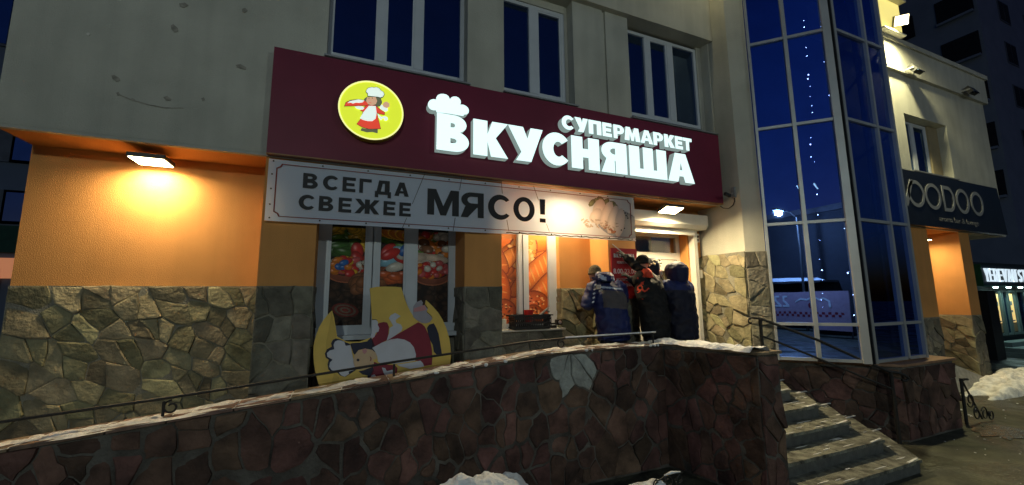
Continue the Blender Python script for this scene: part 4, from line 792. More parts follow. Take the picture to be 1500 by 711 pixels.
def garland(pxs, dd, label):
    base = thing('light_garland', (pxs[0][0], pxs[0][1], pxs[0][2] - .02), label, 'string lights', 'light garlands inside the glass tower')
    MB().tube(pxs, .002, 4).build('wire', M['iron'], base)
    b = MB()
    R = random.Random(len(pxs) + int(pxs[0][0] * 100))
    for p in pxs:
        if R.random() < .8: q_ = R.uniform(.55, 1.4); b.ball(p, .0085 * q_, .008 * q_, .0085 * q_, 6, 4)
    o = b.build('bulb', bulb, base); o['kind'] = 'stuff'
garland([(6.943, 3.807, 6.616), (6.942, 3.808, 6.491), (6.938, 3.812, 6.122), (6.936, 3.814, 5.976), (6.906, 3.844, 5.828), (6.928, 3.822, 5.64), (6.917, 3.833, 5.571), (6.934, 3.816, 5.434), (6.923, 3.827, 5.259), (6.927, 3.823, 5.104), (6.926, 3.824, 4.987), (6.918, 3.832, 4.767), (6.886, 3.864, 4.567), (6.872, 3.878, 4.454), (6.865, 3.885, 4.25), (6.892, 3.858, 4.164), (6.885, 3.865, 4.053), (6.891, 3.859, 3.95), (6.883, 3.867, 3.627), (6.868, 3.882, 3.298), (6.849, 3.901, 3.005), (6.86, 3.89, 2.896), (6.835, 3.915, 2.598), (6.848, 3.902, 2.427), (6.845, 3.905, 2.279), (6.831, 3.919, 2.07), (6.812, 3.938, 1.966), (6.817, 3.933, 1.862)], 0, 'long string of tiny bluish lights in the left part of the tower glazing')
garland([(7.105, 3.645, 6.537), (7.105, 3.645, 6.438), (7.118, 3.632, 5.948), (7.09, 3.66, 5.814), (7.111, 3.639, 5.545), (7.102, 3.648, 5.23), (7.157, 3.593, 4.64), (7.146, 3.604, 4.473), (7.117, 3.633, 4.232), (7.116, 3.634, 4.131), (7.138, 3.612, 3.818), (7.118, 3.632, 3.613), (7.116, 3.634, 3.505), (7.092, 3.658, 3.056), (7.104, 3.646, 2.981), (7.096, 3.654, 2.686), (7.082, 3.668, 2.572), (7.074, 3.676, 2.375), (7.084, 3.666, 2.168), (7.098, 3.652, 2.045), (7.074, 3.676, 1.944), (7.084, 3.666, 1.842), (7.083, 3.667, 1.742)], 0, 'second string of tiny bluish lights nearer the tower corner post')
garland([(7.30, 3.62, z) for z in (5.2, 5.02, 4.78, 4.5, 4.1, 3.75, 3.35, 3.0, 2.6, 2.2, 1.9)], 0, 'faint string of tiny lights behind the front panes of the tower')
for _n1, px in (('left', [(7.043, 4.257, 3.891), (7.078, 4.222, 3.79)]), ('right', [(7.214, 4.086, 3.899), (7.247, 4.053, 3.799)])):
    t_ = MB().tube([Vector(px[0]), Vector(px[1])], .012, 8).build('tube_light', emis('cold_tube', (.5, .85, 1.0), 7)); tag(t_, 'short slanted cold tube light in the tower, the ' + _n1 + ' one of two', 'lamp')

# ================================================================== BAR BUILDING (right wing)
bar = thing('bar_building', (13.0, 5.0, 0), 'right wing in grey plaster with parapet, one window and orange porch under the bar sign', 'building')
def bp_(name, m, *bs): return part(name, m, *bs, parent=bar)
bp_('upper_wall', M['cream'], (8.90, 12.42, F, 5.3, 3.62, 7.45), (12.42, 14.46, F, 5.3, 3.62, 4.93), (12.42, 14.46, F, 5.3, 6.42, 7.45), (14.46, 16.85, F, 5.3, 3.62, 7.45), (16.6, 16.85, 5.3, 12, 3.62, 7.45), (8.90, 16.85, F, 4.925, 3.585, 3.618))
bp_('parapet', M['cream'], (8.90, 16.95, 4.79, 5.2, 7.452, 8.18), (16.7, 16.95, 5.2, 12, 7.452, 8.18)); bp_('coping', M['cream'], (8.90, 17.02, 4.74, 5.24, 8.182, 8.30), (16.66, 17.02, 5.24, 12, 8.182, 8.30))
bp_('roof', M['concrete'], (8.90, 16.7, 5.25, 12, 8.0, 8.05))
bp_('soffit', M['orange'], (8.90, 15.2, 4.927, 6.6, 3.592, 3.617)); bp_('soffit', M['cream'], (15.2, 16.85, 4.927, 6.6, 3.592, 3.617))
bp_('pier', M['orange'], (11.60, 12.75, 4.90, 5.6, 1.52, 3.585)); bp_('pier', M['orange'], (14.27, 14.79, 4.90, 6.6, 1.52, 3.585))
bp_('back_wall', M['orange'], (8.90, 11.60, 5.37, 5.6, 1.52, 3.59), (12.75, 14.27, 6.3, 6.6, 1.52, 3.59))
bp_('side_wall', M['cream'], (14.79, 15.0, 6.3, 12, 0, 3.59))
c1 = bp_('stone_cladding', M['mortar'], (11.60, 12.75, 4.90, 5.6, 0, 1.52)); c2 = bp_('stone_cladding', M['mortar'], (14.27, 14.79, 4.90, 6.6, 0, 1.52)); c3 = bp_('stone_cladding', M['mortar'], (8.90, 11.6, 5.36, 5.6, 0, 1.52), (12.75, 14.27, 6.3, 6.6, 0, 1.52))
flagstones(c1, (0, 4.90, 0), UX, UZ, rect(11.60, 12.75, 0, 1.51), .30, M['stone_shade'], 41, .016, .02)
flagstones(c2, (0, 4.90, 0), UX, UZ, rect(14.27, 14.79, 0, 1.51), .30, M['stone_shade'], 42, .016, .02)
flagstones(c2, (14.27, 6.3, 0), (0, -1, 0), UZ, rect(0, 1.4, .1, 1.51), .26, M['stone'], 43, .016, .02, sharp=True)
flagstones(c3, (12.75, 6.3, 0), UX, UZ, rect(0, 1.5, .5, 1.51), .3, M['stone'], 44, .016, .02)
wr = window(12.6, 13.97, 4.97, 6.40, 5.10, [(13.18, 13.34)], parent=bar, mw=.06); 
boxobj('window_jamb', mat('lit_reveal_tint', (.30, .24, .14), .9, .1), bar, 13.972, 14.455, 5.06, 5.25, 4.94, 6.41)  # yellow light on the reveal is painted into its colour
MB().box(12.38, 14.52, 4.80, 5.09, 4.935, 4.965).build('window_sill', M['sill'], bar)
MB().tube([(15.1, 6.25, .2), (15.1, 6.25, 3.58)], .05, 10).build('rain_pipe', M['silver'], bar)
for x in (12.76, 15.57):
    t_ = thing('wall_floodlight', (x, 4.7, 7.5), 'small unlit grey floodlight on the bar parapet, ' + ('nearer the tower' if x < 14 else 'nearer the corner'), 'lamp', 'unlit floodlights on the bar parapet')
    MB().obox((x, 4.66, 7.52), (1, 0, 0), .17, (0, 1, -.5), .05, (0, .5, 1), .09).build('housing', M['lamp_body'], t_)
    MB().box(x - .20, x - .18, 4.62, 4.79, 7.50, 7.54).box(x + .18, x + .20, 4.62, 4.79, 7.50, 7.54).build('bracket', M['sill'], t_)
    MB().obox((x, 4.60, 7.50), (1, 0, 0), .15, (0, 1, -.5), .008, (0, .5, 1), .075).build('lens', M['glass_upper'], t_)
vs_ = thing('bar_sign', (14.4, 4.75, 4.2), 'black fascia board with thin grey round letters of the bar', 'sign')
MB().add([(11.4, 4.74, 3.60), (16.55, 4.74, 3.60), (16.35, 4.74, 4.88), (11.4, 4.74, 4.88), (11.4, 4.866, 3.60), (16.55, 4.866, 3.60), (16.35, 4.866, 4.88), (11.4, 4.866, 4.88)],
         [(0, 1, 2, 3), (4, 7, 6, 5), (0, 4, 5, 1), (1, 5, 6, 2), (2, 6, 7, 3), (3, 7, 4, 0)]).build('panel', mat('black_sign_panel', (.012, .017, .028), .4, .2), vs_)
gl_ = mat('grey_sign_letters', (.26, .27, .28), .5, .06)
def ringl(x0, x1, z0, z1, w):
    cx, cz = (x0 + x1) / 2, (z0 + z1) / 2; return [arc(cx, cz, (x1 - x0) / 2, (z1 - z0) / 2, 0, 360, 36)[:-1], arc(cx, cz, (x1 - x0) / 2 - w, (z1 - z0) / 2 - w, 0, 360, 36)[:-1]]
vz0, vz1 = 4.02, 4.66
fill([[(11.22, vz1), (11.36, vz1), (11.62, vz0 + .16), (11.90, vz1), (12.04, vz1), (11.70, vz0), (11.54, vz0)]], 'letter', [gl_], vs_, (0, 4.738, 0), UX, UZ, .006)
VO = [(11.749, 4.276), (12.475, 4.343), (12.498, 4.259), (13.221, 4.323), (13.31, 4.289), (13.884, 4.259), (13.956, 4.254), (14.617, 4.266), (14.71, 4.246), (15.381, 4.271)]
for a, b in ((0, 1), (2, 3), (6, 7), (8, 9)): fill(ringl(VO[a][0], VO[b][0], vz0, vz1, .085), 'letter', [gl_], vs_, (0, 4.738, 0), UX, UZ, .006)
dx0, dx1 = VO[4][0], VO[5][0]
fill([[(dx0, vz0), (dx0, vz1), (dx0 + .25, vz1)] + arc(dx0 + .28, (vz0 + vz1) / 2, dx1 - dx0 - .28, (vz1 - vz0) / 2, 88, -88) + [(dx0 + .25, vz0)], [(dx0 + .085, vz0 + .085), (dx0 + .085, vz1 - .085)] + arc(dx0 + .28, (vz0 + vz1) / 2, dx1 - dx0 - .365, (vz1 - vz0) / 2 - .085, 88, -88)], 'letter', [gl_], vs_, (0, 4.738, 0), UX, UZ, .006)
text(vs_, 'lettering', 'aroma bar & lounge', (13.0, 4.735, 3.76), .18, mat('dim_grey_ink', (.20, .20, .20), .6), 1.95)

# ================================================================== RAMP WALL, TERRACE, STAIRS
zt = .90
tag(MB().prism([(-4.0, 4.31), (2.35, 4.31), (2.35, 5.349), (-4.0, 5.349)], -.01, .02).build('ramp_base', M['concrete']), kind='structure')
rmp = MB(); rmp.add([(-4.0, 4.31, .45), (2.35, 4.31, zt - .002), (2.35, 5.349, zt - .002), (-4.0, 5.349, .45), (-4, 4.31, .02), (2.35, 4.31, .02), (2.35, 5.349, .02), (-4, 5.349, .02)], [(0, 1, 2, 3), (4, 7, 6, 5), (0, 4, 5, 1), (1, 5, 6, 2), (2, 6, 7, 3), (3, 7, 4, 0)])
tag(rmp.build('ramp', M['concrete']), kind='structure')
def top_z(x):
    K = [(-4.5, .83), (-2.12, 1.055), (-.97, 1.165), (.26, 1.28), (1.32, 1.375), (2.0, 1.44), (2.37, 1.455), (3.76, 1.46)]
    for (a, p), (b, q) in zip(K, K[1:]):
        if x <= b: return p + (q - p) * (x - a) / (b - a)
    return 1.46
rw = thing('ramp_wall', (1.0, 4.2, 0), 'low dark brown flagstone wall rising along the ramp, with one pale patched spot', 'wall')
xs_ = [-4.5, -2.12, -.97, .26, 1.32, 2.0, 2.37, 3.76]
wb_ = MB(); prof = [(x, top_z(x) - .03) for x in xs_]; n = len(prof)
vs = [(x, 4.07, z) for x, z in prof] + [(x, 4.07, 0) for x, z in prof] + [(x, 4.30, z) for x, z in prof] + [(x, 4.30, 0) for x, z in prof]
fs = []
for i in range(n - 1): fs += [(i, i + 1, n + i + 1, n + i), (2 * n + i, 3 * n + i, 3 * n + i + 1, 2 * n + i + 1), (i, 2 * n + i, 2 * n + i + 1, i + 1)]
fs += [(0, n, 3 * n, 2 * n), (n - 1, 3 * n - 1, 4 * n - 1, 2 * n - 1)]
core = wb_.add(vs, fs).build('wall_core', M['mortar_r'], rw)
reg = [(-4.3, .02), (3.76, .02), (3.76, 1.425), (2.37, 1.42), (1.32, 1.335), (.26, 1.245), (-2.12, 1.02), (-4.3, .82)]
flagstones(core, (0, 4.07, 0), UX, UZ, reg[::1], .25, M['stone_r'], 51, .034, .014, stretch=1.35, pale=lambda a, b: 2.22 < a < 2.72 and b > .98)
# second wall section along the stairs
P0, P1, P2 = (3.76, 4.07), (4.02, 3.0), (4.34, 3.0)
c2_ = MB().prism([(3.76, 4.071), (4.02, 3.0), (4.34, 3.0), (4.34, 4.299), (3.762, 4.299)], 0, 1.43).build('wall_core', M['mortar_r'], rw)
dl = math.hypot(.26, 1.07); du = (.26 / dl, -1.07 / dl, 0)
flagstones(c2_, (3.76, 4.07, 0), du, UZ, rect(0, dl, .02, 1.41), .22, M['stone_r'], 52, .03, .014, stretch=1.5)
flagstones(c2_, (4.02, 3.0, 0), UX, UZ, rect(0, .32, .02, 1.41), .22, M['stone_r'], 53, .03, .014, stretch=1.4)
# coping slabs under the ice (long thin tiles, one by one)
cop = mat('coping_tile', (.20, .13, .09), .7, .5, 10, .5, 40, obj_var=.3)
x = -4.4; R = random.Random(8)
while x < 3.7:
    w_ = R.uniform(.32, .5); a, b = x, min(x + w_ - .012, 3.76); za, zb = top_z(a), top_z(b)
    MB().add([(a, 4.035, za), (b, 4.035, zb), (b, 4.33, zb), (a, 4.33, za), (a, 4.035, za - .028), (b, 4.035, zb - .028), (b, 4.33, zb - .028), (a, 4.33, za - .028)], [(0, 1, 2, 3), (4, 7, 6, 5), (0, 4, 5, 1), (1, 5, 6, 2), (2, 6, 7, 3), (3, 7, 4, 0)]).build('coping_tile', cop, rw)
    x += w_
MB().prism([(3.772, 4.03), (3.99, 2.97), (4.37, 2.97), (4.37, 4.33), (3.772, 4.33)], 1.432, 1.46).build('coping_tile', cop, rw)
# ice and snow crust along the wall top
def crust(fn, L, wdt, amp, seed, nu, nv, thr):
    vs = []; fs = []
    for i in range(nu + 1):
        for j in range(nv + 1):
            t = i / nu; s = j / nv; p, q, z = fn(t, s)
            e = min(1, 6 * s, 6 * (1 - s))
            nz = noise.fractal(Vector((p * 3.1, q * 9, seed)), .9, 2.1, 4) * .5 + noise.noise(Vector((p * 11, q * 14, seed)))*.25
            vs.append((p, q, z + (amp * (nz + thr)) * e - .006 * (1 - e)))
    for i in range(nu):
        for j in range(nv): a = i * (nv + 1) + j; fs.append((a, a + nv + 1, a + nv + 2, a + 1))
    return vs, fs
b_ = MB(); v_, f_ = crust(lambda t, s: (-4.4 + 8.16 * t, 4.02 + .30 * s + .014 * math.sin(t * 90) * (1 - s) + .012 * noise.noise(Vector((t * 60, 0, 4))) * (1 - s), top_z(-4.4 + 8.16 * t)), 8, .3, .060, 3.0, 520, 16, .02)
b_.add(v_, f_); o = b_.build('ice_crust', mat('yellowed_ice', (.92, .91, .90), .35, .25, 14, .6, 60, col2=(.60, .58, .52)), rw, smooth=False, fix=False); o['kind'] = 'stuff'
b_ = MB(); v_, f_ = crust(lambda t, s: (3.70 + .26 * t + (.32) * s * (1 - .0 * t) + .02 * math.sin(t * 25) * (1 - s), 4.30 - 1.27 * t, 1.462), 1, .3, .05, 6.0, 60, 14, .62)
b_.add(v_, f_); o = b_.build('snow_crust', M['snow'], rw, smooth=False, fix=False); o['kind'] = 'stuff'
# drips of ice over the front edge
b_ = MB(); R = random.Random(5)
for k in range(14):
    x = R.uniform(.8, 3.7); l_ = R.uniform(.006, .028); z = top_z(x)
    b_.ball((x, 4.03, z - l_ * .5), R.uniform(.008, .03), .010, l_ * .7, 7, 5)
o = b_.build('ice_lumps', M['snow'], rw, smooth=True); o['kind'] = 'stuff'

# low iron rail over the ramp wall
rl = thing('ramp_rail', (1.0, 4.17, 1.3), 'thin low black iron rail running above the ramp wall', 'railing')
rx = [(-3.2, 1.115), (-2.14, 1.21), (-1.27, 1.275), (-.98, 1.30), (-.30, 1.36), (.53, 1.44), (1.32, 1.505), (1.9, 1.555), (2.41, 1.575), (3.74, 1.585)]
MB().tube([(x, 4.17, z) for x, z in rx], .012, 8).build('handrail', M['iron'], rl)
MB().tube([(x, 4.165, z + .010) for x, z in rx[8:]] , .010, 6).build('snow_line', M['snow'], rl)
for x in (-1.27, .50, 3.70): MB().tube([(x, 4.17, top_z(x) - .01), (x, 4.17, top_z(x) + .115)], .011, 8).build('post', M['iron'], rl)
def scroll(c, r, turns, n=26, a0=90, sx=1, plane='xz'):
    out = []
    for i in range(n + 1):
        a = math.radians(a0 + turns * 360 * i / n); rr = r * (1 - .62 * i / n)
        out.append((c[0] + sx * rr * math.cos(a), c[1], c[2] + rr * math.sin(a)) if plane == 'xz' else (c[0] + r2 * sx * rr * math.cos(a), c[1] - r2 * sx * rr * math.cos(a), c[2] + rr * math.sin(a)))
    return out
for x in (2.36, -1.22): MB().tube(scroll((x, 4.17, top_z(x) + .062), .055, 1.15), .008, 6).build('scroll', M['iron'], rl)

# terrace and octagonal stairs
tag(MB().prism([(2.352, 4.301), (4.341, 4.301), (4.341, 5.349), (2.352, 5.349)], .02, zt).build('terrace', M['concrete']), kind='structure')
st = thing('entrance_stairs', (5.6, 3.6, 0), 'worn stone entrance stairs wrapping round the corner between ramp wall and glass tower', 'stairs')
def steppoly(k, ov=0.0):
    y = 2.77 + .28 * (k - 1) - ov; d = 3.5 - .396 * (k - 1) + ov * 1.414 * .8; cx = y + d
    c = 10.745; xe = (c + d) / 2
    return [(4.345, y), (cx, y), (xe, c - xe), (6.09, 4.655), (5.95, 4.66), (5.95, 5.349), (4.345, 5.349)] if xe > 6.1 else [(4.345, y), (cx, y), (5.95, 5.95 - d), (5.95, 5.349), (4.345, 5.349)]
for k in range(1, 7):
    z1 = .15 * k
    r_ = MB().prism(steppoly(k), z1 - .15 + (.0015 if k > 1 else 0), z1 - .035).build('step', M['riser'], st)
    nxt = steppoly(k + 1) if k < 6 else None
    # tread slabs laid one by one along the front and along the slanted side
    a = steppoly(k, .025); dpt = .36 if k < 6 else 1.1; R = random.Random(k)
    x = a[0][0]; cx, cy = a[1]; d_ = cx - cy
    while x < cx - .02:
        w_ = R.uniform(.36, .55); e = min(x + w_, cx)
        if cx - e < .18: e = cx
        if e == cx: poly = [(x, cy), (cx, cy), (cx - dpt * .414, cy + dpt), (x, cy + dpt)]
        else: poly = [(x, cy), (e - .006, cy), (e - .006, cy + dpt), (x, cy + dpt)]
        MB().prism(poly, z1 - .035, z1 + R.uniform(-.003, .002)).build('tread', M['step'], r_)
        x = e
    ex, ey = a[2]; L = math.hypot(ex - cx, ey - cy); s = 0
    u = Vector((r2, r2, 0)); nn = Vector((-r2, r2, 0)); n0 = Vector((cx - dpt * .414 * 0, cy, 0))
    if k < 6:
        while s < L - .05:
            w_ = R.uniform(.36, .55); e = min(s + w_, L - .02)
            if L - e < .15: e = L - .02
            p = Vector((cx, cy, 0)); q = [p + u * s, p + u * (e - .006), p + u * (e - .006) + nn * min(dpt, .36), p + u * (s if s > 0 else .36 * .414) + nn * .36]
            MB().prism([(v.x, v.y) for v in q], z1 - .035, z1 + R.uniform(-.003, .002)).build('tread', M['step'], r_)
            s = e
    # pale ice streaks left in the tread joints
    b_ = MB()
    for j in range(9):
        xx = R.uniform(4.4, cx - .05); yy = cy + R.uniform(.02, .26); b_.ball((xx, yy, z1 + .001), R.uniform(.03, .13), R.uniform(.003, .008), .004, 7, 4)
    for j in range(5):
        s = R.uniform(.02, L); h = R.uniform(.03, .25); v = Vector((cx, cy, 0)) + u * s + nn * h; b_.ball((v.x, v.y, z1 + .001), R.uniform(.02, .06), R.uniform(.004, .01), .004, 7, 4)
    v = Vector((cx, cy, 0)) + nn * .02; b_.obox((v.x - .12, v.y + .012, z1 + .003), (1, .12, 0), .13, (-.12, 1, 0), .010, (0, 0, 1), .004)
    v = Vector((cx, cy, 0)) + u * (L - .12) + nn * .03; b_.obox((v.x, v.y, z1 + .003), (1, .05, 0), .13, (-.05, 1, 0), .012, (0, 0, 1), .004)
    o = b_.build('ice_streaks', M['snow_dirty'], r_, smooth=False); o['kind'] = 'stuff'

# stair handrail along the tower plinth
hr = thing('stair_handrail', (6.7, 3.7, 0), 'black iron handrail with scroll ends going down beside the tower plinth', 'railing')
top = [(5.72, 4.34, 1.69), (5.75, 4.33, 1.715), (5.86, 4.27, 1.70), (6.52, 3.84, 1.375), (6.91, 3.58, 1.13), (7.19, 3.38, .965), (7.28, 3.325, .95), (7.35, 3.28, .92), (7.385, 3.255, .875), (7.35, 3.275, .84), (7.31, 3.30, .85)]
MB().tube(top, .019, 8).tube(scroll((5.735, 4.335, 1.66), .055, .7, 16, 80), .013, 6).build('handrail', M['iron'], hr)
MB().tube([(5.84, 4.28, 1.455), (6.55, 3.82, 1.085), (7.21, 3.365, .72)], .014, 8).build('lower_rail', M['iron'], hr)
for (x, y, z, zb) in ((5.86, 4.27, 1.70, .905), (7.21, 3.37, .96, .0)):
    MB().tube([(x, y, zb), (x, y, z)], .024, 8).build('post', M['iron'], hr)

# ================================================================== LAMPS
def flood(loc, label, power, sx=.14, sy=.13, tilt=0.0, col=(1.0, .80, .46), name='wall_floodlight', housing=True, emat='lamp_on', yaw=0.0):
    """a flat LED floodlight: housing, bracket, glowing glass and its light, glass facing down, tipped by `tilt` about X"""
    t = thing(name, loc, label, 'lamp'); L = Vector(loc)
    Rm = Matrix.Rotation(yaw, 3, 'Z') @ Matrix.Rotation(tilt, 3, 'X'); ux, uy, uz = Rm @ Vector((1, 0, 0)), Rm @ Vector((0, 1, 0)), Rm @ Vector((0, 0, 1))
    MB().obox(L + uz * .028, ux, sx + .012, uy, sy + .012, uz, .022).build('housing', M['lamp_body'], t)
    MB().obox(L + uz * .002, ux, sx, uy, sy, uz, .003).build('glass', M[emat], t)
    MB().obox(L + uz * .06, ux, .03, uy, .02, uz, .02).build('bracket', M['lamp_body'], t)
    a = bpy.data.lights.new('flood_light', 'AREA'); a.shape = 'RECTANGLE'; a.size = sx * 2; a.size_y = sy * 2; a.energy = power; a.color = col; a.spread = math.radians(170)
    lo = bpy.data.objects.new('light', a); COL.objects.link(lo); lo.parent = t
    lo.matrix_local = Matrix.Translation(-uz * .012) @ Rm.to_4x4()
    return t
flood((-1.88, 5.15, 3.47), 'glowing floodlight under the soffit above the plain orange bay on the left', 29)
flood((2.85, 5.28, 3.50), 'floodlight hidden behind the cloth banner that lights the bread window', 28)
flood((4.83, 4.87, 3.415), 'glowing floodlight under the fascia above the shutter box', 85, sx=.17, sy=.10, tilt=-.28)
flood((13.60, 5.35, 3.40), 'glowing floodlight in the orange porch under the bar sign', 24, sx=.2, sy=.12)
flood((5.72, 4.62, 8.9), 'small floodlight high on the pillar beside the upper windows, washing it with warm light', 26, sx=.10, sy=.08, col=(1.0, .86, .42))
# twin floodlight on the bar building wall
tf = thing('twin_floodlight', (12.0, 4.6, 8.7), 'large twin floodlight glaring at the top of the bar building beside the tower', 'lamp')
FP = [(11.501, 8.868), (12.377, 8.961), (12.148, 8.046), (11.379, 8.094), (12.502, 8.61)]
px0, px1, pz0, pz1 = FP[0][0], FP[1][0], 8.31, 9.12
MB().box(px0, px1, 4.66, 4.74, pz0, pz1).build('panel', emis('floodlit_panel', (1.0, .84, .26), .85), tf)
MB().box(px0 - .03, px1 + .03, 4.52, 4.76, pz1 + .003, pz1 + .05).build('hood', M['white_plastic'], tf)
MB().box(px0 - .03, px1 + .03, 4.60, 4.76, pz0 - .04, pz0 - .003).build('drip_tray', M['white_plastic'], tf)
lx, lz = FP[4][0] - .55, FP[4][1] - .12
MB().box(px1, lx, 4.55, 4.58, lz + .10, lz + .14).build('arm', M['lamp_body'], tf)
nv = Vector((-.62, -.62, -.48)).normalized(); fx = nv.cross(Vector((0, 0, 1))).normalized(); fz = fx.cross(nv); fc = Vector((lx, 4.50, lz))
MB().obox(fc, fx, .14, nv, .05, fz, .12).build('housing', M['lamp_body'], tf)
MB().obox(fc + nv * .055, fx, .125, nv, .006, fz, .105).build('glass', emis('glaring_glass', (1.0, .84, .46), 8), tf)
a = bpy.data.lights.new('flood_light', 'SPOT'); a.energy = 1500; a.color = (1.0, .92, .50); a.spot_size = math.radians(172); a.spot_blend = 1.0; a.shadow_soft_size = .12
lo = bpy.data.objects.new('light', a); COL.objects.link(lo); lo.parent = tf; lo.location = (lx - 12.0, 4.36 - 4.6, lz - 8.7); lo.location = fc + nv * .12 - Vector((12.0, 4.6, 8.7)); lo.rotation_euler = Vector((.05, -.40, -.9)).to_track_quat('-Z', 'Y').to_euler()
# security camera with its cable under the fascia end
sc_ = thing('security_camera', (5.95, 4.62, 3.72), 'small black camera with a looping cable on the pillar at the fascia end', 'camera')
MB().obox((5.80, 4.60, 3.70), (1, -.1, -.3), .055, (.1, 1, 0), .022, (.3, 0, 1), .022).build('body', M['black'], sc_)
MB().tube([(5.855, 4.60, 3.70), (5.93, 4.60, 3.74), (5.962, 4.60, 3.76)], .010).build('arm', M['sill'], sc_); MB().box(5.93, 5.968, 4.57, 4.63, 3.66, 3.84).build('bracket', M['sill'], sc_)
MB().tube([(5.955, 4.60, 3.68), (5.955, 4.60, 3.60), (5.95, 4.63, 3.54), (5.93, 4.70, 3.50), (5.90, 4.78, 3.52), (5.885, 4.82, 3.56)], .008, 6).build('cable', M['black'], sc_)

# ================================================================== SMALL THINGS ON THE BREAD WINDOW SILL
crt = thing('plastic_crate', (2.45, 5.33, 1.60), 'black perforated plastic crate on the sill of the bread window', 'crate')
b_ = MB(); x0, x1, y0, y1, z0, z1 = 2.20, 2.80, 5.20, 5.44, 1.603, 1.80
b_.box(x0 + .03, x1 - .03, y0 + .02, y1 - .02, z0, z0 + .012)
for yy in (y0, y1 - .012):
    for zz in (z0 + .012, z0 + .075, z0 + .135, z1 - .03): b_.box(x0 + .02, x1 - .02, yy, yy + .012, zz, zz + (.03 if zz > z1 - .04 else .022))
    for k in range(19): b_.box(x0 + .03 + k * .0305, x0 + .03 + k * .0305 + .012, yy + .002, yy + .010, z0 + .012, z1 - .03)
for xx in (x0 + .02, x1 - .032):
    for zz in (z0 + .012, z0 + .075, z0 + .135): b_.box(xx, xx + .012, y0 + .012, y1 - .012, zz, zz + .022)
    for k in range(7): b_.box(xx + .002, xx + .010, y0 + .02 + k * .03, y0 + .034 + k * .03, z0 + .012, z1 - .03)
b_.build('basket', M['black'], crt)
MB().box(x0 - .015, x1 + .015, y0 - .012, y0 + .002, z1 - .012, z1 + .004).box(x0 - .015, x1 + .015, y1 - .002, y1 + .012, z1 - .012, z1 + .004).box(x0 - .015, x0 + .002, y0 + .002, y1 - .002, z1 - .012, z1 + .004).box(x1 - .002, x1 + .015, y0 + .002, y1 - .002, z1 - .012, z1 + .004).build('rim', M['black'], crt)
cup = MB().loft([((2.49, 5.33, 1.70), .055, .055), ((2.49, 5.33, 1.87), .07, .07), ((2.49, 5.33, 1.87), .062, .062), ((2.49, 5.33, 1.72), .048, .048)], 16).build('red_box', mat('red_plastic', (.45, .015, .015), .4, .1))
tag(cup, 'small red container sticking out of the black crate', 'container')
tl = MB().tube([(2.66, 5.31, 1.79), (2.75, 5.30, 1.86), (2.80, 5.30, 1.90)], [.02, .018, .012], 8).tube([(2.76, 5.30, 1.86), (2.80, 5.27, 1.84)], .014, 8).build('hand_tool', mat('grey_tool', (.16, .17, .17), .5)); tag(tl, 'grey hand tool lying on top of the black crate', 'tool')
cm = thing('sill_camera', (2.96, 5.33, 1.6), 'small black gadget with round lens at the right end of the bread window sill', 'gadget')  # small black camera standing on the sill
MB().box(2.93, 3.02, 5.29, 5.36, 1.645, 1.72).build('body', M['black'], cm); MB().tube([(2.975, 5.29, 1.683), (2.975, 5.275, 1.683)], .024, 14).build('lens', M['silver'], cm)
MB().tube([(2.83, 5.32, 1.665), (2.93, 5.32, 1.665)], .012).build('neck', M['black'], cm); MB().box(2.84, 2.92, 5.29, 5.35, 1.603, 1.64).build('stand', M['black'], cm)
jar = thing('paper_roll', (2.12, 5.33, 1.6), 'pale roll standing at the left end of the bread window sill', 'roll')
MB().loft([((2.12, 5.36, 1.603), .035, .035), ((2.12, 5.36, 1.75), .035, .035)], 14).build('roll', M['white_plastic'], jar); MB().loft([((2.12, 5.36, 1.752), .012, .012), ((2.12, 5.36, 1.765), .012, .012)], 10).build('core', M['lamp_body'], jar)
# scroll grille leaning at the plinth corner
ir = thing('iron_scroll', (9.1, 3.5, 0), 'tangle of black iron scrolls leaning at the right corner of the tower plinth', 'ironwork')
b_ = MB()
for c, r_, t0, sx in (((9.36, 3.38, .36), .12, 200, 1), ((9.46, 3.36, .15), .11, 90, 1), ((9.64, 3.34, .13), .11, 30, -1), ((9.80, 3.32, .10), .09, 140, 1)): b_.tube(scroll(c, r_, 1.2, 26, t0, sx), .010, 6)
b_.build('scrollwork', M['iron'], ir)
MB().tube([(9.19, 3.40, .0), (9.22, 3.40, .70)], .022).tube([(9.25, 3.4, .66), (9.6, 3.36, .05)], .014, 6).build('bar', M['iron'], ir)
MB().tube([(9.20, 3.40, .66), (9.32, 3.40, .68), (9.48, 3.42, .66)], .02, 6).build('top_bar', M['iron'], ir)
il = thing('iron_scroll', (2.97, 3.25, .1), 'small black iron scroll capped with snow below the ramp wall', 'ironwork')
b_ = MB()
for c, r_, t0, sx in (((2.84, 3.25, .27), .055, 90, 1), ((2.98, 3.25, .28), .06, 20, -1), ((3.10, 3.24, .29), .05, 160, 1)): b_.tube(scroll(c, r_, 1.2, 22, t0, sx), .007, 6)
b_.tube([(2.74, 3.25, .19), (2.84, 3.25, .31), (2.98, 3.25, .345), (3.16, 3.25, .335)], .007, 6).tube([(2.95, 3.25, .0), (2.95, 3.25, .33)], .009, 6).build('scrollwork', M['iron'], il)
MB().tube([(2.93, 3.25, .345), (3.02, 3.25, .358), (3.13, 3.25, .345)], [.006, .014, .006], 8).build('snow_cap', M['snow'], il, smooth=True)
sl = MB(); sl.add([(11.9, 4.60, .0), (14.1, 4.70, .0), (12.0, 4.75, .62), (11.9, 4.48, .0), (14.1, 4.58, .0), (12.0, 4.63, .62)], [(3, 4, 5), (0, 2, 1), (0, 1, 4, 3), (1, 2, 5, 4), (2, 0, 3, 5)])
tag(sl.build('concrete_slab', M['concrete']), 'triangular grey concrete slab leaning at the foot of the bar porch', 'slab')

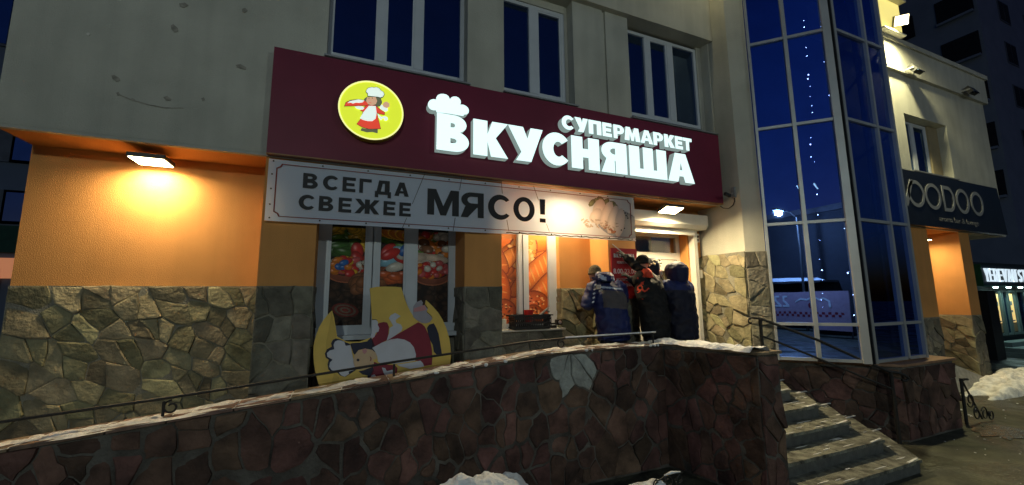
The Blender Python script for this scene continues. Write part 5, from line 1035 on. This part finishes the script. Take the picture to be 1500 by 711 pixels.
# ================================================================== FARTHER BUILDINGS
blockm = mat('dark_far_plaster', (.22, .26, .32), .95, .12, 1.0); bal = mat('loggia_shade', (.012, .014, .018), .9, .2)  # shade inside the loggia recesses painted as near-black boxes
apt = thing('apartment_block', (44, 18, 0), 'dark tall apartment block with loggias behind the bar building', 'building')
MB().box(36, 70, 9.9, 14.6, 0, 40).build('wall', blockm, apt); MB().box(36.6, 70, 14.602, 30, 0, 40).build('rear_wall', blockm, apt)
for k in range(2, 13):
    z = 1.8 + 3.0 * k
    for (ya, yb) in ((10.05, 11.75),):
        lg = MB().box(35.9, 35.99, ya, yb, z, z + 1.55).build('loggia', bal, apt)
        MB().box(35.72, 35.89, ya, yb, z - .15, z).build('loggia_slab', blockm, lg)
    lg = MB().box(35.9, 35.99, 12.9, 14.3, z, z + 1.55).build('loggia', bal, apt)
    for x in (39, 43, 47, 52):
        w_ = MB().box(x, x + 1.6, 9.86, 9.895, z, z + 1.5).build('window_frame', mat('far_frame', (.12, .14, .17), .7) if k == 2 and x == 39 else bpy.data.materials['far_frame'], apt)
        MB().box(x + .08, x + .76, 9.85, 9.859, z + .08, z + 1.42).box(x + .84, x + 1.52, 9.85, 9.859, z + .08, z + 1.42).build('pane', M['dark'], w_)
lb = thing('left_far_building', (-10, 14, 0), 'dark blue dusk-lit building with window rows seen past the left corner', 'building')
MB().box(-22, -6.2, 14, 22, 0, 24).build('wall', mat('dusk_wall', (.14, .18, .25), .9, .1, 1), lb)
for z in (3.98, 5.55, 8.6, 11.6, 14.6, 17.6):
    for x in (-12.4, -10.7, -9.0, -7.9):
        w_ = MB().box(x, x + (1.5 if x < -8 else .9), 13.93, 13.995, z, z + .85 if z < 6 else z + 1.4).build('window_frame', bpy.data.materials['far_frame'], lb)
        MB().box(x + .06, x + .7, 13.91, 13.925, z + .06, z + (.79 if z < 6 else 1.34)).build('pane', M['glass_upper'], w_)
MB().box(-12, -6.6, 13.86, 13.99, 3.25, 3.92).build('awning_sign', mat('dark_green_sign', (.01, .06, .035), .6), lb)
MB().box(-9.2, -7.2, 13.9, 13.98, 2.62, 3.12).build('lit_window', emis('pink_lit_window', (.9, .34, .16), .4), lb)
b_ = MB(); b_.tube(scroll((-7.95, 13.6, 2.55), .28, 1.1), .04, 6).tube([(-7.7, 13.6, 0), (-7.7, 13.6, 2.9)], .05); tag(b_.build('iron_lantern_bracket', M['iron']), 'black iron scroll bracket before the pink lit window on the far left', 'bracket')

# shop on the right
ys = thing('neighbour_shop', (24.5, 7.2, 0), 'dark shop front with white lit English sign and narrow warm lit door panes', 'shop')
YS = 6.8
MB().box(20.5, 30, YS, 12, 0, 3.15).build('wall', mat('dark_shop_wall', (.03, .045, .045), .7, .2), ys)
MB().box(20.3, 30, YS - .25, YS - .002, 2.33, 3.02).build('fascia', mat('shop_fascia', (.02, .035, .045), .5), ys)
MB().box(20.24, 20.29, YS - .26, YS - .002, 2.30, 3.05).build('fascia_end', mat('green_fascia_end', (.02, .10, .04), .5), ys)
lt = emis('white_shop_letters', (.75, .90, 1.0), .85)
x = 20.42; LW = dict(Y=.34, E=.28, R=.32, V=.34, A=.34, N=.34, S=.27, T=.30)
for c in 'YEREVAN ST':
    if c == ' ': x += .14; continue
    w_ = LW[c]
    lp = [[(x + a * w_, 2.45 + b * .46) for a, b in L_] for L_ in glyph(c, .25, .13)]
    lo_ = fill(lp, 'letter', [lt], ys, (0, YS - .252, 0), UX, UZ, .03)
    sb_ = MB()
    for (a, z) in {'Y': [(.5, 0), (.1, 1), (.9, 1)], 'E': [(.1, 0), (.1, 1)], 'R': [(.15, 0), (.12, 1), (.9, 0)], 'V': [(.12, 1), (.88, 1)], 'A': [(.1, 0), (.9, 0)], 'N': [(.1, 0), (.1, 1), (.9, 1)], 'S': [], 'T': [(.5, 0)]}[c]:
        sb_.box(x + a * w_ - .085, x + a * w_ + .085, YS - .288, YS - .284, 2.45 + z * .46 - (.03 if z else 0), 2.45 + z * .46 + (0 if z else .03))
    if sb_.v: sb_.build('serif', lt, lo_)
    x += w_ + .04
MB().box(20.25, 30, YS - .42, YS - .252, 2.27, 2.31).build('light_shelf', mat('teal_metal', (.10, .26, .24), .5), ys)
cold = emis('cold_downlight', (.7, 1.0, .95), 9)
for k, x in enumerate((20.85, 21.85, 22.8, 24.2)):
    d_ = MB().loft([((x, YS - .34, 2.268), .11, .06), ((x, YS - .34, 2.225), .09, .05)], 14).build('downlight', cold, ys)
    a = bpy.data.lights.new('down', 'SPOT'); a.energy = 22; a.color = (.65, 1.0, .92); a.spot_size = 2.4; a.shadow_soft_size = .06
    lo = bpy.data.objects.new('light', a); COL.objects.link(lo); lo.parent = ys; lo.location = (x - 24.5, YS - .34 - 7.2, 2.2)
fr = mat('teal_grey_frame', (.11, .16, .155), .5, .15); warm = emis('warm_shop_interior', (.85, .55, .20), .8); wt = mat('frosted_band', (.25, .30, .28), .6)
for x0, w_, lit in ((20.65, .78, 0), (21.48, .58, 1), (22.12, .42, 0), (22.60, .62, 1), (23.3, .7, 0), (24.1, .7, 1), (25.0, .8, 0)):
    f_ = MB().box(x0, x0 + .07, YS - .07, YS - .004, .55, 2.15).box(x0 + w_ - .07, x0 + w_, YS - .07, YS - .004, .55, 2.15).box(x0 + .07, x0 + w_ - .07, YS - .07, YS - .004, 2.08, 2.15).box(x0 + .07, x0 + w_ - .07, YS - .07, YS - .004, .55, .62).build('door_frame', fr, ys)
    if lit:
        MB().box(x0 + .09, x0 + w_ - .16, YS - .03, YS - .006, .98, 2.02).build('pane', warm, f_); MB().box(x0 + .09, x0 + w_ - .16, YS - .032, YS - .006, .66, .95).build('lower_pane', mat('warm_low', (.30, .20, .10), .6), f_)
        MB().box(x0 + .16, x0 + .34, YS - .036, YS - .031, 1.60, 1.75).box(x0 + .14, x0 + .30, YS - .036, YS - .031, 1.35, 1.43).box(x0 + .12, x0 + .38, YS - .036, YS - .031, 1.02, 1.07).build('poster', wt, f_)
    else: MB().box(x0 + .075, x0 + w_ - .075, YS - .03, YS - .006, .63, 2.07).build('pane', M['glass_upper'], f_)
tag(MB().box(20.0, 30, 5.5, YS - .26, 0, .14).box(20.1, 30, 5.75, YS - .26, .14, .28).box(20.5, 30, 6.2, YS - .26, .28, .42).build('shop_steps', mat('teal_lit_steps', (.16, .22, .21), .7, .2)), 'low wide steps in front of the neighbouring shop', 'steps')  # teal light falling on the steps is mixed into their colour
dk = MB().box(18.7, 19.3, 6.0, 6.5, 0, 2.1).box(18.65, 19.35, 5.95, 6.55, 2.1, 2.13); tag(dk.build('dark_kiosk_cabinet', M['black']), 'tall black cabinet standing at the left end of the neighbouring shop', 'cabinet')

# ================================================================== ACROSS THE STREET (behind the camera, seen mirrored in the tower)
op = thing('opposite_building', (-4, -18, 0), 'dark low building across the street mirrored in the tower glass', 'building')
MB().box(-22, 6, -24, -14, 0, 6.6).build('wall', mat('opposite_wall', (.018, .02, .026), .9, .2), op)
MB().box(-22.3, 6.3, -24.3, -13.8, 6.6, 6.9).build('roof', mat('roof_snowless', (.05, .05, .06), .9), op)
MB().box(-9.0, -2.7, -13.99, -12.4, 2.75, 2.85).build('canopy', M['lamp_body'], op)
MB().loft([((-5.9, -13.2, 2.86), 3.0, .75), ((-5.9, -13.2, 3.02), 2.6, .6), ((-5.7, -13.2, 3.06), 1.8, .4)], 20).build('snow_cap', M['snow'], op)
hb = thing('street_banner', (-3.3, -12, 0), 'pale pink street banner with number and checker strip, mirrored in the tower glass', 'banner')
def back(name, x0, x1, z0, z1, m, lay=0): return MB().box(x0, x1, -12.06, -12.0 + lay * .004, z0, z1).build(name, m, hb)
pink = mat('pale_pink_banner', (.50, .34, .40), .7, .12)
back('cloth', -5.6, -1.3, -.0 + .35, 2.25, pink); 
for x in (-5.55, -1.35): MB().tube([(x, -12.1, 0), (x, -12.1, 2.3)], .04).build('pole', M['lamp_body'], hb)
gm = mat('pale_banner_ink', (.85, .85, .85), .6); rm = mat('red_banner_ink', (.28, .02, .04), .6)
for k, x in enumerate((-4.35, -4.80)):        # number faces +Y : mirrored left-right here so that it reads correctly from the street
    L_ = [[(0, 1.0), (.15, 1.0), (.15, .84), (.42, .84), (.42, .62), (0, .18), (0, 0), (.6, 0), (.6, .16), (.24, .16), (.58, .52), (.6, .95), (.45, 1.0), (.3, 1.0)]]
    fill([[(a * .6, b * .62) for a, b in L_[0]]], 'digit', [gm], hb, (x + .2, -11.992, 1.45), (-1, 0, 0), UZ, .004)
for k in range(26):
    for r_ in range(2):
        if (k + r_) % 2 == 0: back('check', -5.2 + k * .14, -5.2 + k * .14 + .13, .98 + r_ * .12, .98 + r_ * .12 + .11, rm, 1)
fill([[(0, 0), (0, .35), (.3, .5), (.5, .42), (.8, .6), (1.1, .45), (1.4, .5), (1.7, .3), (1.7, .22), (1.4, .4), (1.1, .36), (.8, .5), (.5, .33), (.3, .4), (.1, .3), (.1, 0)]], 'logo_line', [gm], hb, (-2.1, -11.992, 1.45), (-1, 0, 0), UZ, .004)
fill([arc(0, 0, .16, .16, 0, 360, 16)[:-1]], 'logo_dot', [rm], hb, (-3.0, -11.992, 1.55), (-1, 0, 0), UZ, .004)
# street lamps on the far pavement: their light reaches the facade, their glow shows in the tower
def street_lamp(x, y, h, label, power, col=(.86, 1.0, .92)):
    t = thing('street_lamp', (x, y, 0), label, 'street lamp', 'street lamps across the street')
    MB().tube([(x, y, 0), (x, y, h * .6), (x, y, h)], [.08, .06, .045], 10).build('pole', M['lamp_body'], t)
    MB().tube([(x, y, h), (x, y + .5, h + .25), (x, y + 1.2, h + .3)], .03, 8).build('arm', M['lamp_body'], t)
    MB().obox((x, y + 1.45, h + .30), (1, 0, 0), .13, (0, 1, .05), .30, (0, 0, 1), .05).build('head', M['lamp_body'], t)
    MB().obox((x, y + 1.47, h + .235), (1, 0, 0), .11, (0, 1, .05), .24, (0, 0, 1), .02).build('lens', emis('street_lamp_glass', col, 9) if 'street_lamp_glass' not in bpy.data.materials else bpy.data.materials['street_lamp_glass'], t)
    a = bpy.data.lights.new('street_light', 'POINT'); a.energy = power; a.color = col; a.shadow_soft_size = .15
    lo = bpy.data.objects.new('light', a); COL.objects.link(lo); lo.parent = t; lo.location = (0, 1.47, h + .12)
street_lamp(-3.39, -12.15, 6.18, 'tall street lamp across the street beside the pink banner', 1250)
street_lamp(9.5, -13.4, 6.8, 'tall street lamp across the street facing the bar building', 800)

# ================================================================== PEOPLE at the opening-hours plate
def remeshed(name, mb, voxel, mats, pick, parent, smooth_it=4, fold=0.0, seed=0, fscale=9.0, stretch=(1, 1, .45)):
    """fuse closed lofts into one continuous skin, smooth it, then add cloth folds"""
    off = ORG.get(parent.name, (0, 0, 0))
    me = mb.mesh(name); o = bpy.data.objects.new(name, me); COL.objects.link(o)
    m = o.modifiers.new('r', 'REMESH'); m.mode = 'VOXEL'; m.voxel_size = voxel
    m = o.modifiers.new('s', 'SMOOTH'); m.factor = .6; m.iterations = smooth_it
    me2 = evaluated(o, name, mats); bpy.data.objects.remove(o)
    if fold:
        nrm = [v.normal.copy() for v in me2.vertices]
        for v, n_ in zip(me2.vertices, nrm):
            q = Vector((v.co.x * stretch[0], v.co.y * stretch[1], v.co.z * stretch[2])) * fscale + Vector((seed * 3.1, seed, 0))
            a = noise.noise(q); b = noise.noise(q * 2.3 + Vector((5, 1, 2)))
            v.co += n_ * (fold * ((1 - abs(a) * 2.2) * .8 + b * .45))
    for p in me2.polygons:
        p.material_index = pick(p.center); p.use_smooth = True
    for v in me2.vertices: v.co -= Vector(off)
    ob = bpy.data.objects.new(name, me2); COL.objects.link(ob); ob.parent = parent; ORG[ob.name] = off
    return ob
DK = .6
skin = mat('skin', (.48, .27, .19), .55, .1, 20); glove = mat('dark_knit_glove', (.018, .018, .02), .85, .3, 60, .4, 160)
trs = mat('dark_work_trousers', (.014, .016, .028), .85, .3, 10, .3, 80); bootm = mat('black_boot', (.012, .012, .012), .6, .2)
royal = mat('royal_blue_jacket', (.007, .016, .098), .6, .25, 8, .25, 120); navy = mat('navy_jacket', (.0045, .006, .022), .7, .3, 8, .25, 120)
greyp = mat('grey_jacket_panel', (.080, .070, .074), .75, .15, 8, .2, 120); reflm = mat('silver_reflective_tape', (.42, .48, .60), .35, .15, 30); blackc = mat('black_coat', (.005, .005, .006), .8, .3, 8, .25, 120)
redc = mat('red_orange_cloth', (.55, .05, .02), .7, .2, 12); whitem = mat('pale_trim', (.55, .50, .42), .8, .4, 25, .4, 90); khaki = mat('khaki_fur', (.13, .10, .06), .95, .5, 60, .9, 130); knit = mat('black_knit_hat', (.010, .010, .011), .95, .3, 60, .6, 160)
def limb(mb, pts, rs, n=12): # tapered closed limb with round ends
    P_ = [Vector(p) for p in pts]; d0 = (P_[0] - P_[1]).normalized(); d1 = (P_[-1] - P_[-2]).normalized()
    pp = [P_[0] + d0 * rs[0] * .75] + P_ + [P_[-1] + d1 * rs[-1] * .75]
    mb.tube(pp, [rs[0] * .5] + list(rs) + [rs[-1] * .5], n)
def hand(mb, wrist, dirv, side, curl=.5, s=1.0, holding=False):
    """palm, four unequal curled fingers, thumb from the side of the palm"""
    w = Vector(wrist); d = Vector(dirv).normalized(); sd = Vector(side); sd = (sd - d * sd.dot(d)).normalized(); nn = d.cross(sd).normalized()
    mb.loft([(w - d * .01 * s, .026 * s, .018 * s, sd, nn), (w + d * .02 * s, .034 * s, .017 * s, sd, nn), (w + d * .06 * s, .042 * s, .015 * s, sd, nn), (w + d * .092 * s, .040 * s, .012 * s, sd, nn)], 12)
    for k, L in enumerate((.066, .076, .072, .056)):
        b = w + d * .085 * s + sd * ((k - 1.5) * .0205 * s); a = curl * (.8 + .12 * k); pts = [b]; r_ = [.0098 * s]
        ang = 0
        for seg, f in enumerate((.42, .32, .26)):
            ang += a * (.9 if seg else .6); pts.append(pts[-1] + (d * math.cos(ang) + nn * math.sin(ang)) * (L * f * s)); r_.append((.0092, .0086, .0076)[seg] * s)
        limb(mb, pts, r_, 8)
    b = w + d * .028 * s - sd * .030 * s; t1 = b + (d * .5 - sd * .75 + nn * .25).normalized() * .034 * s; t2 = t1 + (d * .85 - sd * .2 + nn * .5).normalized() * .030 * s
    limb(mb, [b, t1, t2], [.013 * s, .0115 * s, .010 * s], 8)
def person(name, base, yaw, label, hgt, lean_, jk, hatf, Lh, Rh, head_off=(0, 0), handmat=glove, seed=1, width=1.0, Le=None, Re=None, hdrop=0.0, coat=.62):
    """base on the terrace, facing +Y turned by yaw; Lh/Rh are wrist targets in local metres (x right, y forward, z up)"""
    t = thing(name, base, label, 'person'); k = hgt / 1.75
    Rm = Matrix.Rotation(yaw, 3, 'Z'); Bv = Vector(base)
    def T(x, y, z): return Bv + Rm @ Vector((x, y, z))
    ax, ay = Rm @ Vector((1, 0, 0)), Rm @ Vector((0, 1, 0))
    ly = lambda z: lean_ * max(0, z - .85 * k) / (.6 * k)      # forward stoop
    # body: legs, slim trunk, neck, head with a face, arms and hands as one skin
    bm_ = MB(); hc = (head_off[0], ly(1.5 * k) + .03 + head_off[1], (1.63 - hdrop) * k)
    hx, hy, hz = hc
    bm_.loft([(T(0, ly(.9 * k), .86 * k), .15, .10, ax, ay), (T(0, ly(1.1 * k), 1.1 * k), .13, .09, ax, ay), (T(0, ly(1.35 * k), 1.35 * k), .15, .085, ax, ay), (T(0, ly(1.44 * k), 1.44 * k), .09, .07, ax, ay)], 16)
    bm_.loft([(T(hx * .3, ly(1.4 * k), 1.40 * k), .062, .062, ax, ay), (T(hx * .7, hy * .9, 1.50 * k), .055, .058, ax, ay), (T(hx, hy - .01, 1.58 * k), .05, .06, ax, ay)], 14)
    bm_.loft([(T(hx, hy + .018, hz - .118), .018, .022, ax, ay), (T(hx, hy + .022, hz - .10), .045, .055, ax, ay), (T(hx, hy + .012, hz - .06), .062, .080, ax, ay), (T(hx, hy, hz), .074, .094, ax, ay), (T(hx, hy - .006, hz + .045), .073, .092, ax, ay), (T(hx, hy - .008, hz + .085), .056, .072, ax, ay), (T(hx, hy - .008, hz + .112), .022, .03, ax, ay)], 18)
    bm_.loft([(T(hx, hy + .085, hz - .052), .013, .016, ax, ay), (T(hx, hy + .100, hz - .036), .015, .018, ax, ay), (T(hx, hy + .092, hz - .005), .009, .010, ax, ay), (T(hx, hy + .085, hz + .018), .007, .007, ax, ay)], 10)   # nose
    for sx in (-1, 1):
        bm_.ball(T(hx + sx * .076, hy - .008, hz - .012), .010, .017, .030, 10, 8)                                   # ears
        bm_.ball(T(hx + sx * .030, hy + .083, hz + .020), .018, .010, .008, 8, 6)                                    # brow
    bm_.ball(T(hx, hy + .082, hz - .072), .024, .012, .010, 10, 6)                                                   # mouth
    hips = [T(-.09 * width, -.01, .86 * k), T(.09 * width, -.01, .86 * k)]
    for sx in (-1, 1):
        limb(bm_, [T(sx * .09, 0, .86 * k), T(sx * .10, .03, .48 * k), T(sx * .11, -.01, .09)], [.078, .052, .036], 12)
        limb(bm_, [T(sx * .11, -.04, .04), T(sx * .12, .14, .035)], [.035, .03], 10)
    sh = [T(-.175 * width, ly(1.40 * k), 1.40 * k), T(.175 * width, ly(1.40 * k), 1.40 * k)]
    wr_, el = [], []
    for i, (tgt, eo) in enumerate(((Lh, Le), (Rh, Re))):
        w_ = T(*tgt); mid = (sh[i] + w_) / 2; ln = (w_ - sh[i]).length; bend = math.sqrt(max(.0004, (.29 * k) ** 2 - (ln / 2) ** 2)) if ln < .58 * k else .02
        out_ = (Rm @ Vector(eo if eo else ((-1 if i == 0 else 1) * .8, -.3, -.6))).normalized()
        e_ = mid + out_ * bend; wr_.append(w_); el.append(e_)
        limb(bm_, [sh[i], e_, w_], [.048, .038, .027], 12)
        dv = (w_ - e_).normalized(); sdv = ax * (1 if i == 0 else -1)
        hand(bm_, w_, dv, sdv, .55, 1.05)
    hs = [w for w in wr_]
    body = remeshed('body', bm_, .0085, [skin, handmat], lambda c: 1 if min((c - w).length for w in hs) < .20 else 0, t, 2)
    eyes = MB()
    for sx in (-1, 1): eyes.ball(T(hx + sx * .030, hy + .083, hz + .004), .009, .007, .007, 8, 6)
    eyes.build('eyes', M['black'], body, smooth=True)
    # jacket: trunk, sleeves, collar fused
    j = MB(); W_ = width
    zh = (.86 - .30 * coat) * k
    j.loft([(T(0, ly(zh) - .005, zh), .195 * W_, .150, ax, ay), (T(0, ly(.9 * k), .90 * k), .215 * W_, .168, ax, ay), (T(0, ly(.98 * k), .98 * k), .200 * W_, .155, ax, ay), (T(0, ly(1.12 * k) - .01, 1.12 * k), .212 * W_, .162, ax, ay), (T(0, ly(1.28 * k) - .01, 1.28 * k), .222 * W_, .160, ax, ay),
            (T(0, ly(1.38 * k) - .005, 1.39 * k), .205 * W_, .140, ax, ay), (T(hx * .2, ly(1.45 * k), 1.455 * k), .125 * W_, .105, ax, ay), (T(hx * .5, hy * .7, 1.50 * k), .082, .085, ax, ay)], 24)
    for i in (0, 1):
        wv = wr_[i] + (wr_[i] - el[i]).normalized() * -.015
        limb(j, [sh[i] + (el[i] - sh[i]) * .02, sh[i] * .5 + el[i] * .5, el[i], el[i] * .45 + wv * .55, wv], [.092, .080, .070, .060, .050], 14)
    jack = remeshed('jacket', j, .0125, jk[0], lambda c: jk[1](Rm.transposed() @ (c - Bv), k), t, 4, .020, seed, 8.0, (1, 1, 1.1))
    # collar ring standing up round the neck
    c_ = MB(); c_.loft([(T(hx * .5, hy * .75 - .01, 1.46 * k), .10, .10, ax, ay), (T(hx * .8, hy * .9 - .01, 1.54 * k), .092, .095, ax, ay), (T(hx * .8, hy * .9 - .01, 1.55 * k), .080, .083, ax, ay), (T(hx * .5, hy * .75 - .01, 1.48 * k), .07, .07, ax, ay)], 20)
    c_.build('collar', jk[2], jack, smooth=True)
    # trousers and boots
    q = MB(); q.loft([(T(0, 0, .70 * k), .15, .12, ax, ay), (T(0, 0, .82 * k), .185, .14, ax, ay), (T(0, ly(.95 * k), .95 * k), .175, .13, ax, ay)], 18)
    for sx in (-1, 1): limb(q, [T(sx * .095, 0, .80 * k), T(sx * .105, .03, .48 * k), T(sx * .115, -.01, .13)], [.10, .080, .068], 14)
    remeshed('trousers', q, .014, [trs], lambda c: 0, t, 4, .008, seed + 5)
    for sx in (-1, 1):
        bt = MB(); bt.loft([(T(sx * .115, .045, .002), .052, .145, ax, ay), (T(sx * .115, .045, .035), .055, .148, ax, ay), (T(sx * .115, .02, .075), .052, .115, ax, ay), (T(sx * .115, -.03, .12), .052, .062, ax, ay), (T(sx * .115, -.03, .20), .055, .06, ax, ay)], 18)
        bt.build('boot', bootm, t, smooth=True)
    hatf(t, T, ax, ay, hx, hy, hz, k)
    return t, T
def hat_beanie(m, trim=None, big=0.0):
    def f(t, T, ax, ay, hx, hy, hz, k):
        b = MB(); g = 1 + big
        b.loft([(T(hx, hy - .008, hz + .012), .084 * g, .104 * g, ax, ay), (T(hx, hy - .008, hz + .05), .088 * g, .107 * g, ax, ay), (T(hx, hy - .010, hz + .095), .076 * g, .094 * g, ax, ay), (T(hx, hy - .012, hz + .130 * g), .046 * g, .058 * g, ax, ay), (T(hx, hy - .012, hz + .143 * g), .010, .012, ax, ay)], 24)
        o = remeshed('knit_hat', b, .008, [m], lambda c: 0, t, 3, .003, 3, 40)
        r_ = MB(); r_.loft([(T(hx, hy - .008, hz + .004), .089 * g, .108 * g, ax, ay), (T(hx, hy - .008, hz + .045), .091 * g, .110 * g, ax, ay), (T(hx, hy - .008, hz + .046), .080 * g, .10 * g, ax, ay), (T(hx, hy - .008, hz + .004), .080 * g, .10 * g, ax, ay)], 24)
        r_.build('hat_brim', trim or m, o, smooth=True)
    return f
def hat_hood(m, big=1.0):
    def f(t, T, ax, ay, hx, hy, hz, k):
        b = MB(); g = big
        b.loft([(T(hx * .8, hy - .05, hz - .17), .105, .09, ax, ay), (T(hx, hy - .035, hz - .10), .112 * g, .115 * g, ax, ay), (T(hx, hy - .025, hz - .02), .120 * g, .135 * g, ax, ay), (T(hx, hy - .022, hz + .06), .118 * g, .138 * g, ax, ay), (T(hx, hy - .02, hz + .115), .092 * g, .115 * g, ax, ay), (T(hx, hy - .02, hz + .150), .05 * g, .07 * g, ax, ay), (T(hx, hy - .02, hz + .162), .012, .02, ax, ay)], 24)
        o = remeshed('hood', b, .010, [m], lambda c: 0, t, 4, .008, 9, 12)
        if g > 1.1: return
        r_ = MB(); pts = [T(hx + .078 * g * math.cos(a), hy + .100 * g, hz + .0 + .100 * math.sin(a)) for a in [math.pi * 2 * i / 24 for i in range(25)]]
        r_.tube(pts, .012, 8); r_.build('hood_edge', m, o, smooth=True)
    return f
T0 = .90
# 1: royal blue jacket with the grey back panel
def pick1(p, k):
    z = p.z / k + p.x * .10
    if 1.36 < z < 1.385 and abs(p.x) < .26 and p.y < .05: return 2
    if 1.08 < z < 1.335 and p.x > -.17 and p.y < .06: return 1
    return 0
p1, T1 = person('person', (3.36, 4.52, T0), -.10, 'person in royal blue jacket with grey back panel and khaki cap, leftmost of the group', 1.61, .16, ([royal, greyp, reflm], pick1, royal), hat_beanie(khaki, khaki), (-.20, .26, 1.04), (.16, .46, 1.20), (-.13, .03), glove, 1, 1.12, Le=(-.7, -.5, -.6), coat=.75, hdrop=.055)
hb_ = MB(); P_ = T1(-.12, -.02 + .06, 1.40)
hb_.loft([(T1(-.10, .0, 1.36), .14, .09), (T1(-.10, .02, 1.43), .13, .10), (T1(-.10, .06, 1.47), .10, .08)], 18)
remeshed('folded_hood', hb_, .012, [royal, reflm], lambda c: 1 if (noise.noise(c * 14) > .28) else 0, p1, 3, .014, 4, 14)
pc_ = MB(); pc_.obox(T1(-.265, -.10, 1.275), (1, .3, 0), .035, (-.3, 1, 0), .012, (.2, 0, 1), .028).obox(T1(-.245, -.12, 1.225), (1, .2, .3), .030, (0, 1, 0), .008, (-.3, 0, 1), .010); pc_.build('shoulder_patch', whitem, p1)
sv = MB()
for k_ in range(5): 
    z_ = 1.30 - k_ * .055; sv.obox(T1(-.30 - .010 * k_, -.085, z_), (1, .5, .3), .024, (0, 1, 0), .006, (-.3, 0, 1), .008)
sv.build('sleeve_tape', reflm, p1)
# 2: black coat, black knit hat, red collar, arm raised with a white stick
def pick2(p, k): return 1 if (1.27 < p.z / k + .3 * noise.noise(p * 14) < 1.35 and -.26 < p.x + .1 * noise.noise(p * 11) < -.17 and p.y < .08) else (2 if p.z / k > 1.36 and .02 < p.x < .10 and p.y < .02 else 0)
p2, T2 = person('person', (4.02, 4.46, T0), .12, 'person in black coat and black knit hat with orange-red collar, one gloved hand raised', 1.72, .10, ([blackc, redc, greyp], pick2, redc), hat_beanie(knit, knit), (-.20, .30, 1.72), (.16, .40, 1.15), (-.03, .02), glove, 2, 1.12, Le=(1, -.5, -.4), coat=.8)
stk = MB().tube([T2(-.235, .355, 1.80), T2(-.36, .40, 1.91)], [.008, .006], 8).build('white_stick', emis('white_stick_paint', (.8, .8, .75), .0)); stk.data.materials.clear(); stk.data.materials.append(M['white_plastic']); tag(stk, 'thin white stick held up in a gloved hand before the red plate', 'stick')
r_ = MB(); r_.loft([(T2(-.10, .0, 1.41), .052, .07), (T2(-.115, .01, 1.47), .055, .075), (T2(-.11, .02, 1.53), .035, .05)], 14); remeshed('red_scarf', r_, .010, [redc], lambda c: 0, p2, 2, .010, 7, 18)
r_ = MB(); r_.tube([T2(.07, -.07, 1.50), T2(.10, -.06, 1.46), T2(.11, -.03, 1.42)], [.016, .02, .014], 8); r_.build('pale_hood_lining', whitem, p2, smooth=True)
r_ = MB(); r_.tube([T2(.09, -.06, 1.515), T2(.125, -.05, 1.46), T2(.13, -.02, 1.41)], [.012, .014, .010], 8); r_.build('red_hood_lining', redc, p2, smooth=True)
# 3: half hidden behind, dark hooded with a pale fur edge
p3, T3 = person('person', (4.42, 4.86, T0), .35, 'half hidden person in dark hood with pale lit fur, behind the black knit hat', 1.70, .06, ([navy, whitem], lambda p, k: 0, navy), hat_hood(navy, 1.02), (-.62, .05, 1.40), (.10, .30, 1.2), (0, 0), glove, 3, .95, Le=(-.2, -.6, -.8))
fr_ = MB(); R = random.Random(2)
for k_ in range(46):
    a = R.uniform(.25, 2.9); fr_.ball(T3(.125 * math.cos(a), -.02 + R.uniform(-.05, .08), 1.62 * .97 + .125 * math.sin(a) + .01), .014, .014, R.uniform(.010, .020), 6, 4)
o = fr_.build('fur_edge', mat('pale_fur', (.62, .56, .42), .95, .4, 70), p3, smooth=True); o['kind'] = 'stuff'
# 4: navy hooded work jacket with royal yoke and grey tape
def pick4(p, k):
    z = p.z / k
    if z > 1.33 + .25 * max(0, p.x - .10) : return 1
    if 1.285 < z <= 1.325 and p.x > -.02 and p.y < .1: return 2
    return 0
p4, T4 = person('person', (4.46, 4.40, T0), .15, 'person in navy hooded work jacket with royal blue yoke, rightmost of the group', 1.62, .06, ([navy, royal, greyp], pick4, navy), hat_hood(mat('navy_hood', (.006, .010, .055), .65, .25, 8, .25, 120), 1.24), (-.10, .42, 1.20), (.20, .34, 1.05), (.02, 0), glove, 4, 1.14, coat=.85, hdrop=.03)
# grit, ice crumbs and trodden lumps scattered on the ground by the stairs and the heap
b_ = MB(); R = random.Random(12)
for k_ in range(260):
    x = R.uniform(5.6, 15); y = R.uniform(1.2, 3.2) if R.random() < .6 else R.uniform(3.0, 4.2)
    if x < 8.95 and y > 3.2: continue
    if y > 2.2 and x < 7.6 : continue
    q_ = R.uniform(.003, .012) * (1.6 if y > 3.2 else 1); b_.ball((x, y, q_ * .3), q_ * R.uniform(.8, 1.6), q_ * R.uniform(.8, 1.5), q_ * .6, 6, 4)
tag(b_.build('ice_crumbs', M['snow_dirty']), 'scattered crumbs of dirty ice on the pavement between stairs and snow heap', 'ice', kind='stuff')
